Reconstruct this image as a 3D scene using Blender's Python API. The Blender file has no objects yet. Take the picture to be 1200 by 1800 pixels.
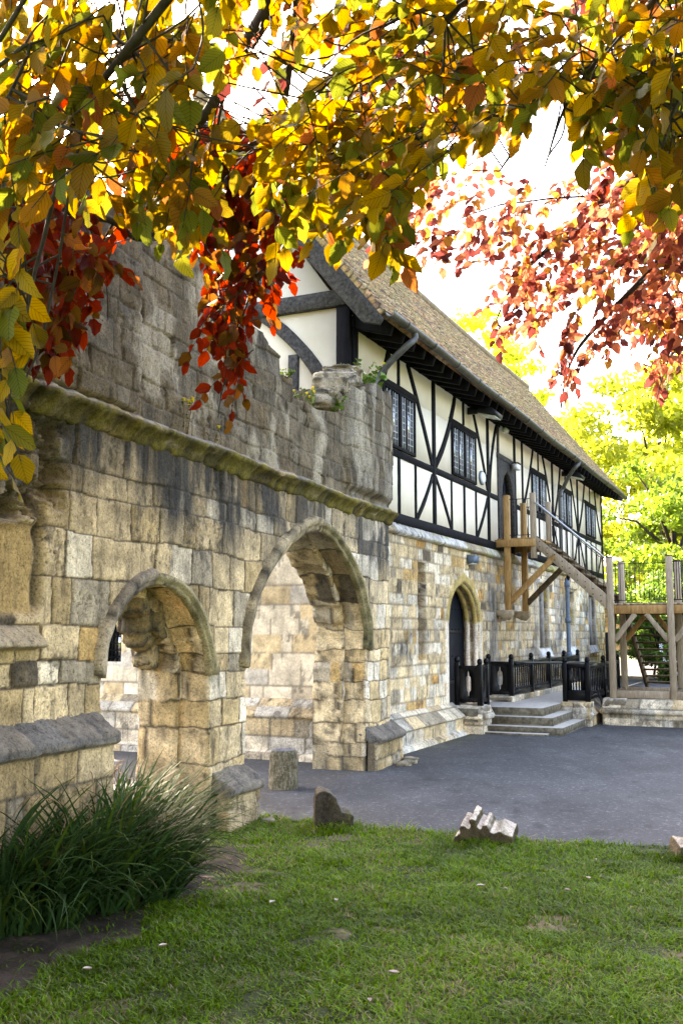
import bpy, bmesh, math, random
import numpy as np
from mathutils import Vector
SC = bpy.context.scene
COL = SC.collection
# ------------------------------------------------------------------ camera, sky, sun, exposure
F = 1750.0
cd = bpy.data.cameras.new("camera"); cam = bpy.data.objects.new("camera", cd); COL.objects.link(cam)
TH = math.atan(213.0 / F); CH = 1.6
cam.location = (0, 0, CH); cam.rotation_euler = (math.pi / 2 + TH, 0, 0)
cd.sensor_fit = 'VERTICAL'; cd.sensor_height = 36; cd.sensor_width = 24; cd.lens = F / 1800 * 36
cd.clip_start = .05; cd.clip_end = 2000
SC.camera = cam
SUN_EL = math.radians(36); SUN_AZ = math.radians(-32)      # azimuth from +Y towards +X
W = bpy.data.worlds.new("World"); SC.world = W; W.use_nodes = True
nt = W.node_tree; bg = nt.nodes['Background']
sk = nt.nodes.new('ShaderNodeTexSky'); sk.sky_type = 'NISHITA'; sk.sun_disc = False
sk.sun_elevation = SUN_EL; sk.sun_rotation = SUN_AZ; sk.air_density = 1.0; sk.dust_density = 3.0; sk.ozone_density = 1.0
nt.links.new(sk.outputs[0], bg.inputs[0]); bg.inputs[1].default_value = .15
sl = bpy.data.lights.new("sun", 'SUN'); sl.energy = 4.0; sl.angle = math.radians(.5); sl.color = (1, .93, .82)
so = bpy.data.objects.new("sun", sl); COL.objects.link(so)
sdir = Vector((math.sin(SUN_AZ) * math.cos(SUN_EL), math.cos(SUN_AZ) * math.cos(SUN_EL), math.sin(SUN_EL)))
so.rotation_euler = sdir.to_track_quat('Z', 'Y').to_euler(); so.location = sdir * 60
SC.view_settings.view_transform = 'Standard'; SC.view_settings.look = 'None'; SC.view_settings.gamma = 1
SC.view_settings.exposure = 3.35
SC.view_settings.use_white_balance = True; SC.view_settings.white_balance_temperature = 7700; SC.view_settings.white_balance_tint = 17
SC.cycles.max_bounces = 8; SC.cycles.transparent_max_bounces = 8
SC.cycles.use_adaptive_sampling = True
# ------------------------------------------------------------------ numpy helpers
def _h(ix, iy, seed):
    n = (ix.astype(np.int64) * 374761393 + iy.astype(np.int64) * 668265263 + seed * 974711) & 0xffffffff
    n = ((n ^ (n >> 13)) * 1274126177) & 0xffffffff
    n = (n ^ (n >> 16)) & 0xffffffff
    return n / 4294967295.0
def vn(x, y, seed=0):
    x0 = np.floor(x); y0 = np.floor(y); fx = x - x0; fy = y - y0
    fx = fx * fx * (3 - 2 * fx); fy = fy * fy * (3 - 2 * fy)
    a = _h(x0, y0, seed); b = _h(x0 + 1, y0, seed); c = _h(x0, y0 + 1, seed); d = _h(x0 + 1, y0 + 1, seed)
    return (a + (b - a) * fx) * (1 - fy) + (c + (d - c) * fx) * fy
def fbm(x, y, seed=0, o=4, g=.5):
    s = 0; a = 1; t = 0
    for k in range(o):
        s = s + a * vn(x * 2 ** k, y * 2 ** k, seed + k * 17); t += a; a *= g
    return s / t
def sm(e0, e1, x):
    t = np.clip((x - e0) / (e1 - e0), 0, 1); return t * t * (3 - 2 * t)
def mixc(a, b, t):
    return a + (b - a) * t[..., None]
class Frame:
    def __init__(s, O, ru, rv=(0, 0, 1), rn=None):
        s.O = np.array(O, float); s.u = np.array(ru, float); s.v = np.array(rv, float)
        s.n = np.cross(s.u, s.v) if rn is None else np.array(rn, float)
    def __call__(s, u, v, d=0.0):
        u, v, d = np.broadcast_arrays(np.asarray(u, float), np.asarray(v, float), np.asarray(d, float))
        return s.O + u[..., None] * s.u + v[..., None] * s.v + d[..., None] * s.n
def inpoly(px, py, poly):
    r = np.zeros(px.shape, bool); n = len(poly)
    for i in range(n):
        x1, y1 = poly[i]; x2, y2 = poly[(i + 1) % n]
        if y1 == y2: continue
        c = ((y1 > py) != (y2 > py)) & (px < (x2 - x1) * (py - y1) / (y2 - y1) + x1)
        r ^= c
    return r
def snap(P, polys, maxd):
    best = np.full(len(P), 1e9); out = P.copy()
    for poly in polys:
        for i in range(len(poly)):
            a = np.array(poly[i], float); b = np.array(poly[(i + 1) % len(poly)], float); ab = b - a
            L = ab @ ab
            if L < 1e-12: continue
            t = np.clip(((P - a) @ ab) / L, 0, 1); q = a + t[:, None] * ab; d = np.hypot(*(P - q).T)
            m = d < best; best[m] = d[m]; out[m] = q[m]
    m = best < maxd
    R = P.copy(); R[m] = out[m]; return R
# ------------------------------------------------------------------ object helpers
def wloc(o):
    v = Vector((0, 0, 0))
    while o is not None: v += o.location; o = o.parent
    return np.array(v)
def tag(o, label=None, cat=None, group=None, kind=None):
    if label: o['label'] = label
    if cat: o['category'] = cat
    if group: o['group'] = group
    if kind: o['kind'] = kind
    return o
def thing(name, label, cat, loc=(0, 0, 0), group=None):
    o = bpy.data.objects.new(name, None); COL.objects.link(o); o.location = loc; o.empty_display_size = .1
    return tag(o, label, cat, group)
def mesh_np(name, V, faces, mat, parent=None, col=None, uv=None, smooth=False):
    """faces: list of int arrays (N x k)"""
    V = np.asarray(V, float).reshape(-1, 3)
    if parent is not None: V = V - wloc(parent)
    if not isinstance(faces, (list, tuple)): faces = [faces]
    faces = [np.asarray(f) for f in faces if len(f)]
    me = bpy.data.meshes.new(name)
    me.vertices.add(len(V)); me.vertices.foreach_set('co', V.astype(np.float32).ravel())
    nl = sum(f.size for f in faces); nf = sum(len(f) for f in faces)
    me.loops.add(nl); me.polygons.add(nf)
    li = np.concatenate([f.ravel() for f in faces]).astype(np.int32)
    me.loops.foreach_set('vertex_index', li)
    tot = np.concatenate([np.full(len(f), f.shape[1]) for f in faces]); st = np.concatenate([[0], np.cumsum(tot)[:-1]])
    me.polygons.foreach_set('loop_start', st.astype(np.int32))
    if smooth: me.polygons.foreach_set('use_smooth', np.ones(nf, bool))
    if col is not None:
        c = np.ones((len(V), 4), np.float32); c[:, :3] = np.asarray(col).reshape(-1, 3)
        a = me.color_attributes.new('Col', 'FLOAT_COLOR', 'POINT'); a.data.foreach_set('color', c.ravel())
    if uv is not None:
        u = me.uv_layers.new(name='UVMap'); u.data.foreach_set('uv', np.asarray(uv, np.float32).reshape(-1, 2)[li].ravel())
    me.update(calc_edges=True); me.validate()
    me.materials.append(mat)
    o = bpy.data.objects.new(name, me); COL.objects.link(o)
    if parent is not None: o.parent = parent
    return o
class MB:
    def __init__(s): s.v = []; s.f = {}; s.n = 0
    def add(s, V, faces):
        V = np.asarray(V, float).reshape(-1, 3)
        for f in faces: s.f.setdefault(len(f), []).append([i + s.n for i in f])
        s.v.append(V); s.n += len(V)
    def box(s, fr, u0, u1, v0, v1, d0, d1, bev=0.0, jit=0.0):
        if u0 > u1: u0, u1 = u1, u0
        if v0 > v1: v0, v1 = v1, v0
        if d0 > d1: d0, d1 = d1, d0
        s.prism(fr, [(u0, v0), (u1, v0), (u1, v1), (u0, v1)], d0, d1, bev)
    def prism(s, fr, poly, d0, d1, bev=0.0):
        """polygon (ccw, in the u,v plane of the frame) from depth d0 to d1 (towards the normal), chamfered front edge"""
        n = len(poly); P = np.array(poly, float)
        ar = .5 * np.sum(P[:, 0] * np.roll(P[:, 1], -1) - np.roll(P[:, 0], -1) * P[:, 1])
        if ar < 0: P = P[::-1]
        rings = [(P, d0)]
        if bev > 0:
            c = P.mean(0); nx = np.roll(P, -1, 0) - P; nx = nx / (np.linalg.norm(nx, axis=1, keepdims=True) + 1e-9)
            pv = np.roll(nx, 1, 0); nr = np.stack([-(nx[:, 1] + pv[:, 1]), nx[:, 0] + pv[:, 0]], 1)
            nr = nr / (1 + np.sum(nx * pv, 1, keepdims=True) + 1e-6)
            nr = np.clip(nr, -2, 2)
            rings += [(P, d1 - bev), (P + nr * bev, d1)]
        else: rings += [(P, d1)]
        V = np.concatenate([fr(p[:, 0], p[:, 1], np.full(n, d)) for p, d in rings]); fs = [list(range(n))[::-1], [len(V) - n + i for i in range(n)]]
        for r in range(len(rings) - 1):
            for i in range(n):
                j = (i + 1) % n; fs.append([r * n + i, r * n + j, (r + 1) * n + j, (r + 1) * n + i])
        s.add(V, fs)
    def tube(s, pts, rad, k=8, cap=True):
        P = np.array(pts, float); n = len(P); r = np.broadcast_to(np.asarray(rad, float), (n,))
        T = np.gradient(P, axis=0); T /= np.linalg.norm(T, axis=1, keepdims=True) + 1e-9
        up = np.array([0, 0, 1.]) if abs(T[0, 2]) < .9 else np.array([1., 0, 0])
        V = []
        for i in range(n):
            a = np.cross(T[i], up); a /= np.linalg.norm(a) + 1e-9; b = np.cross(a, T[i]); up = b
            ang = np.arange(k) * 2 * np.pi / k
            V.append(P[i] + r[i] * (np.cos(ang)[:, None] * a + np.sin(ang)[:, None] * b))
        fs = []
        for i in range(n - 1):
            for j in range(k):
                m = (j + 1) % k; fs.append([i * k + j, i * k + m, (i + 1) * k + m, (i + 1) * k + j])
        if cap: fs.append(list(range(k))[::-1]); fs.append([(n - 1) * k + j for j in range(k)])
        s.add(np.concatenate(V), fs)
    def build(s, name, mat, parent=None, smooth=False):
        return mesh_np(name, np.concatenate(s.v), [np.array(f) for f in s.f.values()], mat, parent, smooth=smooth)
def stroke(pts, w, bulge=0.0, n=9, wob=.004, seed=0):
    """outline (ccw polygon) of a timber running through 2 points with a bow"""
    rs = np.random.RandomState(seed)
    (x0, y0), (x1, y1) = pts[0], pts[-1]
    t = np.linspace(0, 1, n); L = math.hypot(x1 - x0, y1 - y0); nx, ny = -(y1 - y0) / L, (x1 - x0) / L
    b = bulge * 4 * t * (1 - t)
    cx = x0 + (x1 - x0) * t + nx * b; cy = y0 + (y1 - y0) * t + ny * b
    wl = w / 2 + rs.uniform(-wob, wob, n); wr = w / 2 + rs.uniform(-wob, wob, n)
    A = [(cx[i] - nx * wl[i], cy[i] - ny * wl[i]) for i in range(n)]; B = [(cx[i] + nx * wr[i], cy[i] + ny * wr[i]) for i in range(n)]
    return A + B[::-1]
# ------------------------------------------------------------------ materials
def mat(name):
    m = bpy.data.materials.new(name); m.use_nodes = True; t = m.node_tree
    return m, t, t.nodes['Principled BSDF'], t.nodes['Material Output']
def N(t, typ, **k):
    n = t.nodes.new('ShaderNode' + typ)
    for a, b in k.items(): setattr(n, a, b)
    return n
def noise(t, scale, detail=6, rough=.6, vec=None, dist=0):
    n = N(t, 'TexNoise'); n.inputs['Scale'].default_value = scale; n.inputs['Detail'].default_value = detail
    n.inputs['Roughness'].default_value = rough; n.inputs['Distortion'].default_value = dist
    if vec is not None: t.links.new(vec, n.inputs['Vector'])
    return n
def ramp(t, src, stops):
    r = N(t, 'ValToRGB'); e = r.color_ramp.elements
    while len(e) < len(stops): e.new(.5)
    for el, (p, c) in zip(e, stops):
        el.position = p; el.color = (c, c, c, 1) if isinstance(c, (int, float)) else (*c, 1)
    t.links.new(src, r.inputs[0]); return r
def mul(t, a, b, fac=1.0, mode='MULTIPLY'):
    m = N(t, 'Mix', data_type='RGBA', blend_type=mode); m.inputs[0].default_value = fac
    t.links.new(a, m.inputs[6]); t.links.new(b, m.inputs[7]); return m.outputs[2]
def bump(t, src, b, strength=.5, dist=.01, chain=None):
    n = N(t, 'Bump'); n.inputs['Strength'].default_value = strength; n.inputs['Distance'].default_value = dist
    t.links.new(src, n.inputs['Height'])
    if chain: t.links.new(chain.outputs[0], n.inputs['Normal'])
    t.links.new(n.outputs[0], b.inputs['Normal']); return n
def objco(t, scale=(1, 1, 1)):
    g = N(t, 'TexCoord'); m = N(t, 'Mapping'); m.inputs['Scale'].default_value = scale
    t.links.new(g.outputs['Object'], m.inputs[0]); return m.outputs[0]
def m_attr(name, rough=.9, nscale=35, lo=.72, hi=1.12, bs=.6, bd=.012, spec=.25, pits=True, crust=False):
    m, t, b, o = mat(name); v = objco(t)
    a = N(t, 'Attribute', attribute_name='Col'); n1 = noise(t, nscale, 7, .7, v); n2 = noise(t, nscale / 9, 5, .6, v, .6)
    r1 = ramp(t, n1.outputs[0], [(.28, lo), (.66, hi)]); r2 = ramp(t, n2.outputs[0], [(.3, .82), (.65, 1.1)])
    c = mul(t, a.outputs[0], r1.outputs[0]); c = mul(t, c, r2.outputs[0]); t.links.new(c, b.inputs['Base Color'])
    b.inputs['Roughness'].default_value = rough; b.inputs['Specular IOR Level'].default_value = spec
    bb = bump(t, n1.outputs[0], b, bs, bd)
    if crust:
        n3 = noise(t, 70, 8, .75, v, .8); r3 = ramp(t, n3.outputs[0], [(.36, .25), (.47, 1.0), (.7, 1.15)]); c = mul(t, c, r3.outputs[0])
        vs = objco(t, (1, 1, .16)); n4 = noise(t, 13, 7, .7, vs, .3); r4 = ramp(t, n4.outputs[0], [(.32, .28), (.47, 1.0), (.75, 1.12)]); c = mul(t, c, r4.outputs[0], .75)
        n5 = noise(t, 9, 8, .68, v, 1.2); r5 = ramp(t, n5.outputs[0], [(.475, 1.), (.495, .45), (.515, 1.)]); c = mul(t, c, r5.outputs[0], .55)
        t.links.new(c, b.inputs['Base Color']); bb = bump(t, n3.outputs[0], b, .5, .008, bb)
    if pits:
        vo = N(t, 'TexVoronoi'); vo.inputs['Scale'].default_value = nscale * 1.1; t.links.new(v, vo.inputs['Vector'])
        rp = ramp(t, vo.outputs['Distance'], [(.0, 0.), (.22, 1.)]); bump(t, rp.outputs[0], b, .35, .006, bb)
    return m
def m_noise(name, c1, c2, scale=8, rough=.8, bs=.3, bd=.005, stretch=(1, 1, 1), spec=.3, detail=6, metal=0):
    m, t, b, o = mat(name); v = objco(t, stretch); n = noise(t, scale, detail, .65, v)
    r = ramp(t, n.outputs[0], [(.3, c1), (.7, c2)]); t.links.new(r.outputs[0], b.inputs['Base Color'])
    b.inputs['Roughness'].default_value = rough; b.inputs['Specular IOR Level'].default_value = spec; b.inputs['Metallic'].default_value = metal
    bump(t, n.outputs[0], b, bs, bd); return m
M = {}
M['stone'] = m_attr('weathered_limestone', crust=True, hi=1.2)
M['ashlar'] = m_attr('dressed_limestone', hi=1.2)
M['tile'] = m_attr('clay_roof_tile', nscale=34, lo=.35, hi=1.5, bs=.5, pits=False)
M['ground'] = m_attr('lawn_soil', nscale=40, lo=.6, hi=1.2, pits=False)
M['black'] = m_noise('black_tarred_oak', (.002, .002, .003), (.010, .009, .011), 14, .75, .5, .006, (1, 1, .25), .08)
M['greyoak'] = m_noise('weathered_grey_oak', (.012, .011, .011), (.085, .078, .072), 22, .85, .8, .01, (1, 1, 1), .2)
M['oak'] = m_noise('new_oak', (.26, .13, .04), (.52, .30, .11), 10, .7, .4, .004, (3, 3, .5), .25)
M['paleoak'] = m_noise('silvered_oak', (.26, .19, .12), (.46, .36, .25), 12, .8, .5, .004, (3, 3, .5), .2)
M['darkoak'] = m_noise('dark_oak', (.07, .045, .022), (.18, .12, .065), 12, .8, .5, .004, (1, 1, 1), .2)  # darker oak for the treads and most far-side and inner members
M['paint'] = m_noise('black_gloss_paint', (.002, .002, .0025), (.006, .006, .007), 20, .35, .15, .002, spec=.18)
M['iron'] = m_noise('black_iron', (.008, .008, .01), (.02, .02, .02), 30, .5, .2, .001, metal=.3)
M['steel'] = m_noise('galvanised_rail', (.3, .31, .32), (.5, .5, .5), 30, .35, .1, .001, metal=.9)
M['door'] = m_noise('dark_blue_door_paint', (.004, .006, .010), (.012, .015, .021), 9, .55, .3, .003, (6, 6, .4), spec=.12)
M['gutter'] = m_noise('dull_cast_gutter', (.04, .038, .027), (.105, .098, .07), 12, .55, .3, .003, spec=.4)
M['pipe'] = m_noise('old_lead_pipe', (.05, .05, .05), (.11, .105, .1), 15, .5, .3, .003, spec=.4)
M['bluepipe'] = m_noise('slate_blue_pipe_paint', (.06, .09, .13), (.13, .17, .22), 15, .5, .3, .003, spec=.4)
M['concrete'] = m_noise('worn_step_stone', (.20, .175, .145), (.36, .33, .29), 9, .85, .4, .005)
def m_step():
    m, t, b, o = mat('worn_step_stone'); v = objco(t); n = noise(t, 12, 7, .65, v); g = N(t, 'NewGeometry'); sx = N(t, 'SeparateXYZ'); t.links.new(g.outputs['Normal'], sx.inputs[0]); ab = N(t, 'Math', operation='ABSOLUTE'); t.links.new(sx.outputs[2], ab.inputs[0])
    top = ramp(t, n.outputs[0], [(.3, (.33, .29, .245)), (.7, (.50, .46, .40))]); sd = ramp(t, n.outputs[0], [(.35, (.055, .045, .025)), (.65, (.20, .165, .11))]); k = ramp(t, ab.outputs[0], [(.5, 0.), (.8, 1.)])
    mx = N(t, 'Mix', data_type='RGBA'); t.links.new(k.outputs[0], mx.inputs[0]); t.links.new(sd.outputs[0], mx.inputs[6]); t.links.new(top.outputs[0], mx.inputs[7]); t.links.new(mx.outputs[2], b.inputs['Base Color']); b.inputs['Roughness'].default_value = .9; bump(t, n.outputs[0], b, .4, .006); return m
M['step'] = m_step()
M['lead'] = m_noise('bright_lead_came', (.35, .37, .4), (.6, .62, .65), 40, .5, .1, .001)
M['white'] = m_noise('white_enamel', (.6, .6, .6), (.8, .8, .8), 10, .4, .05, .001)
M['bark'] = m_noise('beech_bark', (.018, .014, .012), (.055, .045, .036), 30, .85, .6, .004)
M['lens'] = m_noise('pale_lamp_glass', (.5, .52, .45), (.75, .78, .7), 10, .2, .05, .001)
def m_plaster():
    m, t, b, o = mat('cream_plaster'); v = objco(t); n = noise(t, 3, 6, .6, v); n2 = noise(t, 90, 4, .6, v)
    r = ramp(t, n.outputs[0], [(.3, (.80, .70, .54)), (.7, (.88, .79, .635))]); t.links.new(r.outputs[0], b.inputs['Base Color'])
    b.inputs['Roughness'].default_value = .9; bump(t, n2.outputs[0], b, .25, .004); return m
M['plaster'] = m_plaster()
def m_glass():
    m, t, b, o = mat('old_window_glass'); v = objco(t); n = noise(t, 9, 3, .5, v)
    b.inputs['Base Color'].default_value = (.012, .014, .014, 1); b.inputs['Roughness'].default_value = .04
    b.inputs['Specular IOR Level'].default_value = 1.0; b.inputs['IOR'].default_value = 2.3
    bump(t, n.outputs[0], b, .12, .01); return m
M['glass'] = m_glass()
def m_asphalt():
    m, t, b, o = mat('asphalt'); v = objco(t); n = noise(t, .8, 6, .6, v, .4); f = noise(t, 75, 5, .8, v); s = N(t, 'TexVoronoi'); s.inputs['Scale'].default_value = 38
    t.links.new(v, s.inputs['Vector'])
    r = ramp(t, n.outputs[0], [(.3, (.034, .035, .037)), (.7, (.055, .056, .057))]); r2 = ramp(t, f.outputs[0], [(.36, .35), (.62, 1.75)]); at_ = N(t, 'Attribute', attribute_name='Col'); L2 = noise(t, 3.5, 6, .7, objco(t, (1, .35, 1)), .5); r3 = ramp(t, L2.outputs[0], [(.3, .75), (.7, 1.2)])
    sp = ramp(t, s.outputs['Color'], [(.7, 1.), (.99, 2.6)])
    c = mul(t, r.outputs[0], r2.outputs[0]); c = mul(t, c, sp.outputs[0]); c = mul(t, c, r3.outputs[0]); c = mul(t, c, at_.outputs[0]); t.links.new(c, b.inputs['Base Color'])
    b.inputs['Roughness'].default_value = .8; b.inputs['Specular IOR Level'].default_value = .3
    bump(t, f.outputs[0], b, .6, .004); return m
M['asphalt'] = m_asphalt()
def m_leaf(name, veins=True, trans=.55, rough=.35, spec=.4, tv=1.9):
    """leaf colour from the Col attribute, side veins from the leaf's own UV"""
    m, t, b, o = mat(name); a = N(t, 'Attribute', attribute_name='Col'); c = a.outputs[0]
    if veins:
        uv = N(t, 'UVMap'); sp = N(t, 'SeparateXYZ'); t.links.new(uv.outputs[0], sp.inputs[0])
        ab = N(t, 'Math', operation='ABSOLUTE'); t.links.new(sp.outputs[1], ab.inputs[0])
        ml = N(t, 'Math', operation='MULTIPLY_ADD'); ml.inputs[1].default_value = -.62; t.links.new(ab.outputs[0], ml.inputs[0]); t.links.new(sp.outputs[0], ml.inputs[2])
        fr = N(t, 'Math', operation='MULTIPLY'); fr.inputs[1].default_value = 52; t.links.new(ml.outputs[0], fr.inputs[0])
        si = N(t, 'Math', operation='SINE'); t.links.new(fr.outputs[0], si.inputs[0])
        vr = ramp(t, si.outputs[0], [(.0, .95), (.72, 1.0), (.95, .5)])
        mid = ramp(t, ab.outputs[0], [(.0, .6), (.05, 1.)])
        c = mul(t, c, vr.outputs[0]); c = mul(t, c, mid.outputs[0])
    t.links.new(c, b.inputs['Base Color']); b.inputs['Roughness'].default_value = rough; b.inputs['Specular IOR Level'].default_value = spec
    tr = N(t, 'BsdfTranslucent'); hs = N(t, 'HueSaturation'); hs.inputs['Saturation'].default_value = 1.05; hs.inputs['Value'].default_value = tv
    t.links.new(c, hs.inputs['Color']); t.links.new(hs.outputs[0], tr.inputs[0])
    mx = N(t, 'MixShader'); mx.inputs[0].default_value = trans; t.links.new(b.outputs[0], mx.inputs[1]); t.links.new(tr.outputs[0], mx.inputs[2])
    t.links.new(mx.outputs[0], o.inputs['Surface']); return m
M['leaf'] = m_leaf('beech_leaf', tv=1.18, trans=.6, rough=.45, spec=.15); M['bgleaf'] = m_leaf('tree_leaf', False, .5, .5, .25)
M['grass'] = m_leaf('grass_blade', False, .35, .5, .25); M['sedge'] = m_leaf('sedge_blade', False, .25, .55, .1, tv=1.0)
M['petal'] = m_noise('yellow_petal', (.7, .5, .02), (.85, .65, .05), 10, .6, 0, .001)
M['whitepetal'] = m_noise('white_petal', (.7, .7, .68), (.85, .85, .83), 10, .6, 0, .001)
# ------------------------------------------------------------------ masonry
LIN = lambda *c: np.array(c, float)
class Stones:
    def __init__(s, seed, u0, u1, z0, z1, hh, ww, warp=.012, mort=.012, zs=None):
        r = np.random.RandomState(seed); s.seed = seed; s.warp = warp; s.m = mort
        if zs is None:
            zs = [z0]
            while zs[-1] < z1: zs.append(zs[-1] + r.uniform(*hh))
        s.zs = np.array(zs); s.ub = []
        for c in range(len(s.zs) - 1):
            b = [u0 - r.uniform(0, ww[1])]
            while b[-1] < u1 + .1: b.append(b[-1] + r.uniform(*ww) * (1 if r.rand() > .18 else .5))
            s.ub.append(np.array(b))
        s.R = r.rand(len(s.zs) + 1, max(len(b) for b in s.ub) + 2, 6)
    def look(s, U, Z):
        w = s.warp
        u = U + w * 2 * (fbm(U * 3, Z * 3, s.seed + 3, 3) - .5) * 2; z = Z + w * 2 * (fbm(U * 2.2, Z * 2.2, s.seed + 9, 3) - .5) * 2
        ci = np.clip(np.searchsorted(s.zs, z) - 1, 0, len(s.zs) - 2); dist = np.minimum(z - s.zs[ci], s.zs[ci + 1] - z)
        bi = np.zeros(ci.shape, int)
        for c in np.unique(ci):
            m = ci == c; b = s.ub[c]; i = np.clip(np.searchsorted(b, u[m]) - 1, 0, len(b) - 2); bi[m] = i
            dist[m] = np.minimum(dist[m], np.minimum(u[m] - b[i], b[i + 1] - u[m]))
        return dist, s.R[ci, bi]
def stone_field(st, pal, wts, depth=.02, rough=.008, erode=.4, mortar=LIN(.13, .10, .065), black=None, extra=None, mw=.010, tint=None, bl_amt=1.0):
    pal = np.array(pal); cw = np.cumsum(wts) / np.sum(wts)
    def f(U, Z):
        d, R = st.look(U, Z)
        idx = np.searchsorted(cw, np.clip(R[..., 0], 0, .9999)); c = pal[np.clip(idx, 0, len(pal) - 1)] * (.86 + .28 * R[..., 1])[..., None]
        n1 = fbm(U * 9, Z * 9, st.seed + 31, 5, .6); n2 = fbm(U * 28, Z * 28, st.seed + 37, 4, .6); lay = fbm(U * 4, Z * 22, st.seed + 41, 4)
        ero = np.clip((R[..., 2] - (1 - erode)) / max(erode, .01), 0, 1)
        c = c * (.50 + 1.0 * n1)[..., None]
        pit = sm(.56, .74, n2) * ero
        spot = sm(.57, .68, fbm(U * 14, Z * 7, st.seed + 51, 5, .62)) * (.25 + .75 * (R[..., 3] > .55))
        c = mixc(c, LIN(.05, .04, .03), .85 * np.clip(pit, 0, 1)); c = mixc(c, LIN(.055, .045, .034), .6 * spot)
        c = c * (.72 + .56 * fbm(U * 2.3 + 5, Z * 2.9, st.seed + 71, 4))[..., None]
        j = 1 - sm(mw * .55, mw * 1.05, d + .007 * (n2 - .5)); c = mixc(c, mortar * (.6 + .7 * n1)[..., None], .93 * j)
        rnd = sm(0, .014 + .02 * ero, d)
        h = depth * (R[..., 4] - .5) * .7 - .006 * j - (.002 + .006 * ero) * (1 - rnd) + rough * 3 * (n1 - .5) * (.5 + ero) + rough * (n2 - .5) - .014 * pit + .010 * (lay - .5) * ero
        if black is not None:
            b = black(U, Z) ; k = np.clip(b * (.45 + 1.1 * fbm(U * 13, Z * 1.4, st.seed + 61, 4)), 0, 1) * bl_amt
            c = mixc(c, LIN(.05, .044, .036) * (.7 + .8 * n1)[..., None], k)
        if extra is not None: h, c = extra(U, Z, h, c, d, R, n1, n2)
        return h, c
    return f
def sheet(name, fr, u0, u1, z0, z1, res, field, outline=None, holes=(), T=.5, back=True, mat_='stone', parent=None, revK=6, revn=.012, rshift=2.1, resz=None):
    resz = resz or res
    nu = max(2, int(round((u1 - u0) / res)) + 1); nz = max(2, int(round((z1 - z0) / resz)) + 1)
    us = np.linspace(u0, u1, nu); zs = np.linspace(z0, z1, nz); U, Z = np.meshgrid(us, zs)
    cu = .5 * (U[:-1, :-1] + U[1:, 1:]); cz = .5 * (Z[:-1, :-1] + Z[1:, 1:]); keep = np.ones(cu.shape, bool)
    if outline is not None: keep &= inpoly(cu, cz, outline)
    for hp in holes: keep &= ~inpoly(cu, cz, hp)
    I = np.arange(nu * nz).reshape(nz, nu)
    Q = np.stack([I[:-1, :-1], I[:-1, 1:], I[1:, 1:], I[1:, :-1]], -1)[keep]
    used = np.zeros(nu * nz, bool); used[Q.ravel()] = True
    E_ = np.concatenate([Q[:, [0, 1]], Q[:, [1, 2]], Q[:, [2, 3]], Q[:, [3, 0]]]); key = E_[:, 0].astype(np.int64) * (nu * nz) + E_[:, 1]; rk = E_[:, 1].astype(np.int64) * (nu * nz) + E_[:, 0]
    B = E_[~np.isin(key, rk)]
    P = np.stack([U.ravel(), Z.ravel()], 1); bv = np.unique(B)
    polys = list(holes) + ([outline] if outline is not None else [])
    if polys: P[bv] = snap(P[bv], polys, max(res, resz) * 1.3)
    idx = -np.ones(nu * nz, int); ui = np.nonzero(used)[0]; idx[ui] = np.arange(len(ui)); P = P[ui]; Q = idx[Q]; B = idx[B]; bv = idx[bv]
    h, c = field(P[:, 0], P[:, 1])
    V = [fr(P[:, 0], P[:, 1], h)]; C = [c]; Fq = [Q]; n0 = len(P)
    if T > 0:
        prev = np.arange(n0); m = len(bv); pos = -np.ones(n0, int); pos[bv] = np.arange(m)
        off = n0
        for k in range(1, revK + 1):
            t = k / revK; q = P[bv]; dd = h[bv] * (1 - t) - T * t
            nz1 = fbm(q[:, 0] * 7 + q[:, 1] * 5, dd * 7 + 3, 5, 4) - .5; nz2 = fbm(q[:, 1] * 7 - q[:, 0] * 4, dd * 7 + 9, 8, 4) - .5
            amp = revn * 4 * (0 if k == revK and False else 1)
            uu = q[:, 0] + amp * nz1; zz = q[:, 1] + amp * nz2
            # joints across the reveal follow the courses, one more joint along its depth
            _, cc = field(q[:, 0] * .25 + dd * 1.0 + rshift, q[:, 1])
            V.append(fr(uu, zz, dd)); C.append(cc)
            a = prev[B[:, 0]] if k == 1 else off - m + pos[B[:, 0]]; b = prev[B[:, 1]] if k == 1 else off - m + pos[B[:, 1]]
            Fq.append(np.stack([b, a, off + pos[B[:, 0]], off + pos[B[:, 1]]], 1)); off += m
        if back:
            isb = np.zeros(n0, bool); isb[bv] = True; mp = np.zeros(n0, int); mp[isb] = off - m + pos[np.nonzero(isb)[0]]
            inn = np.nonzero(~isb)[0]; mp[inn] = off + np.arange(len(inn))
            V.append(fr(P[inn, 0], P[inn, 1], np.full(len(inn), -T))); C.append(c[inn]); Fq.append(mp[Q][:, ::-1])
    return mesh_np(name, np.concatenate(V), [np.concatenate(Fq)], M[mat_], parent, col=np.concatenate(C))
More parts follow.
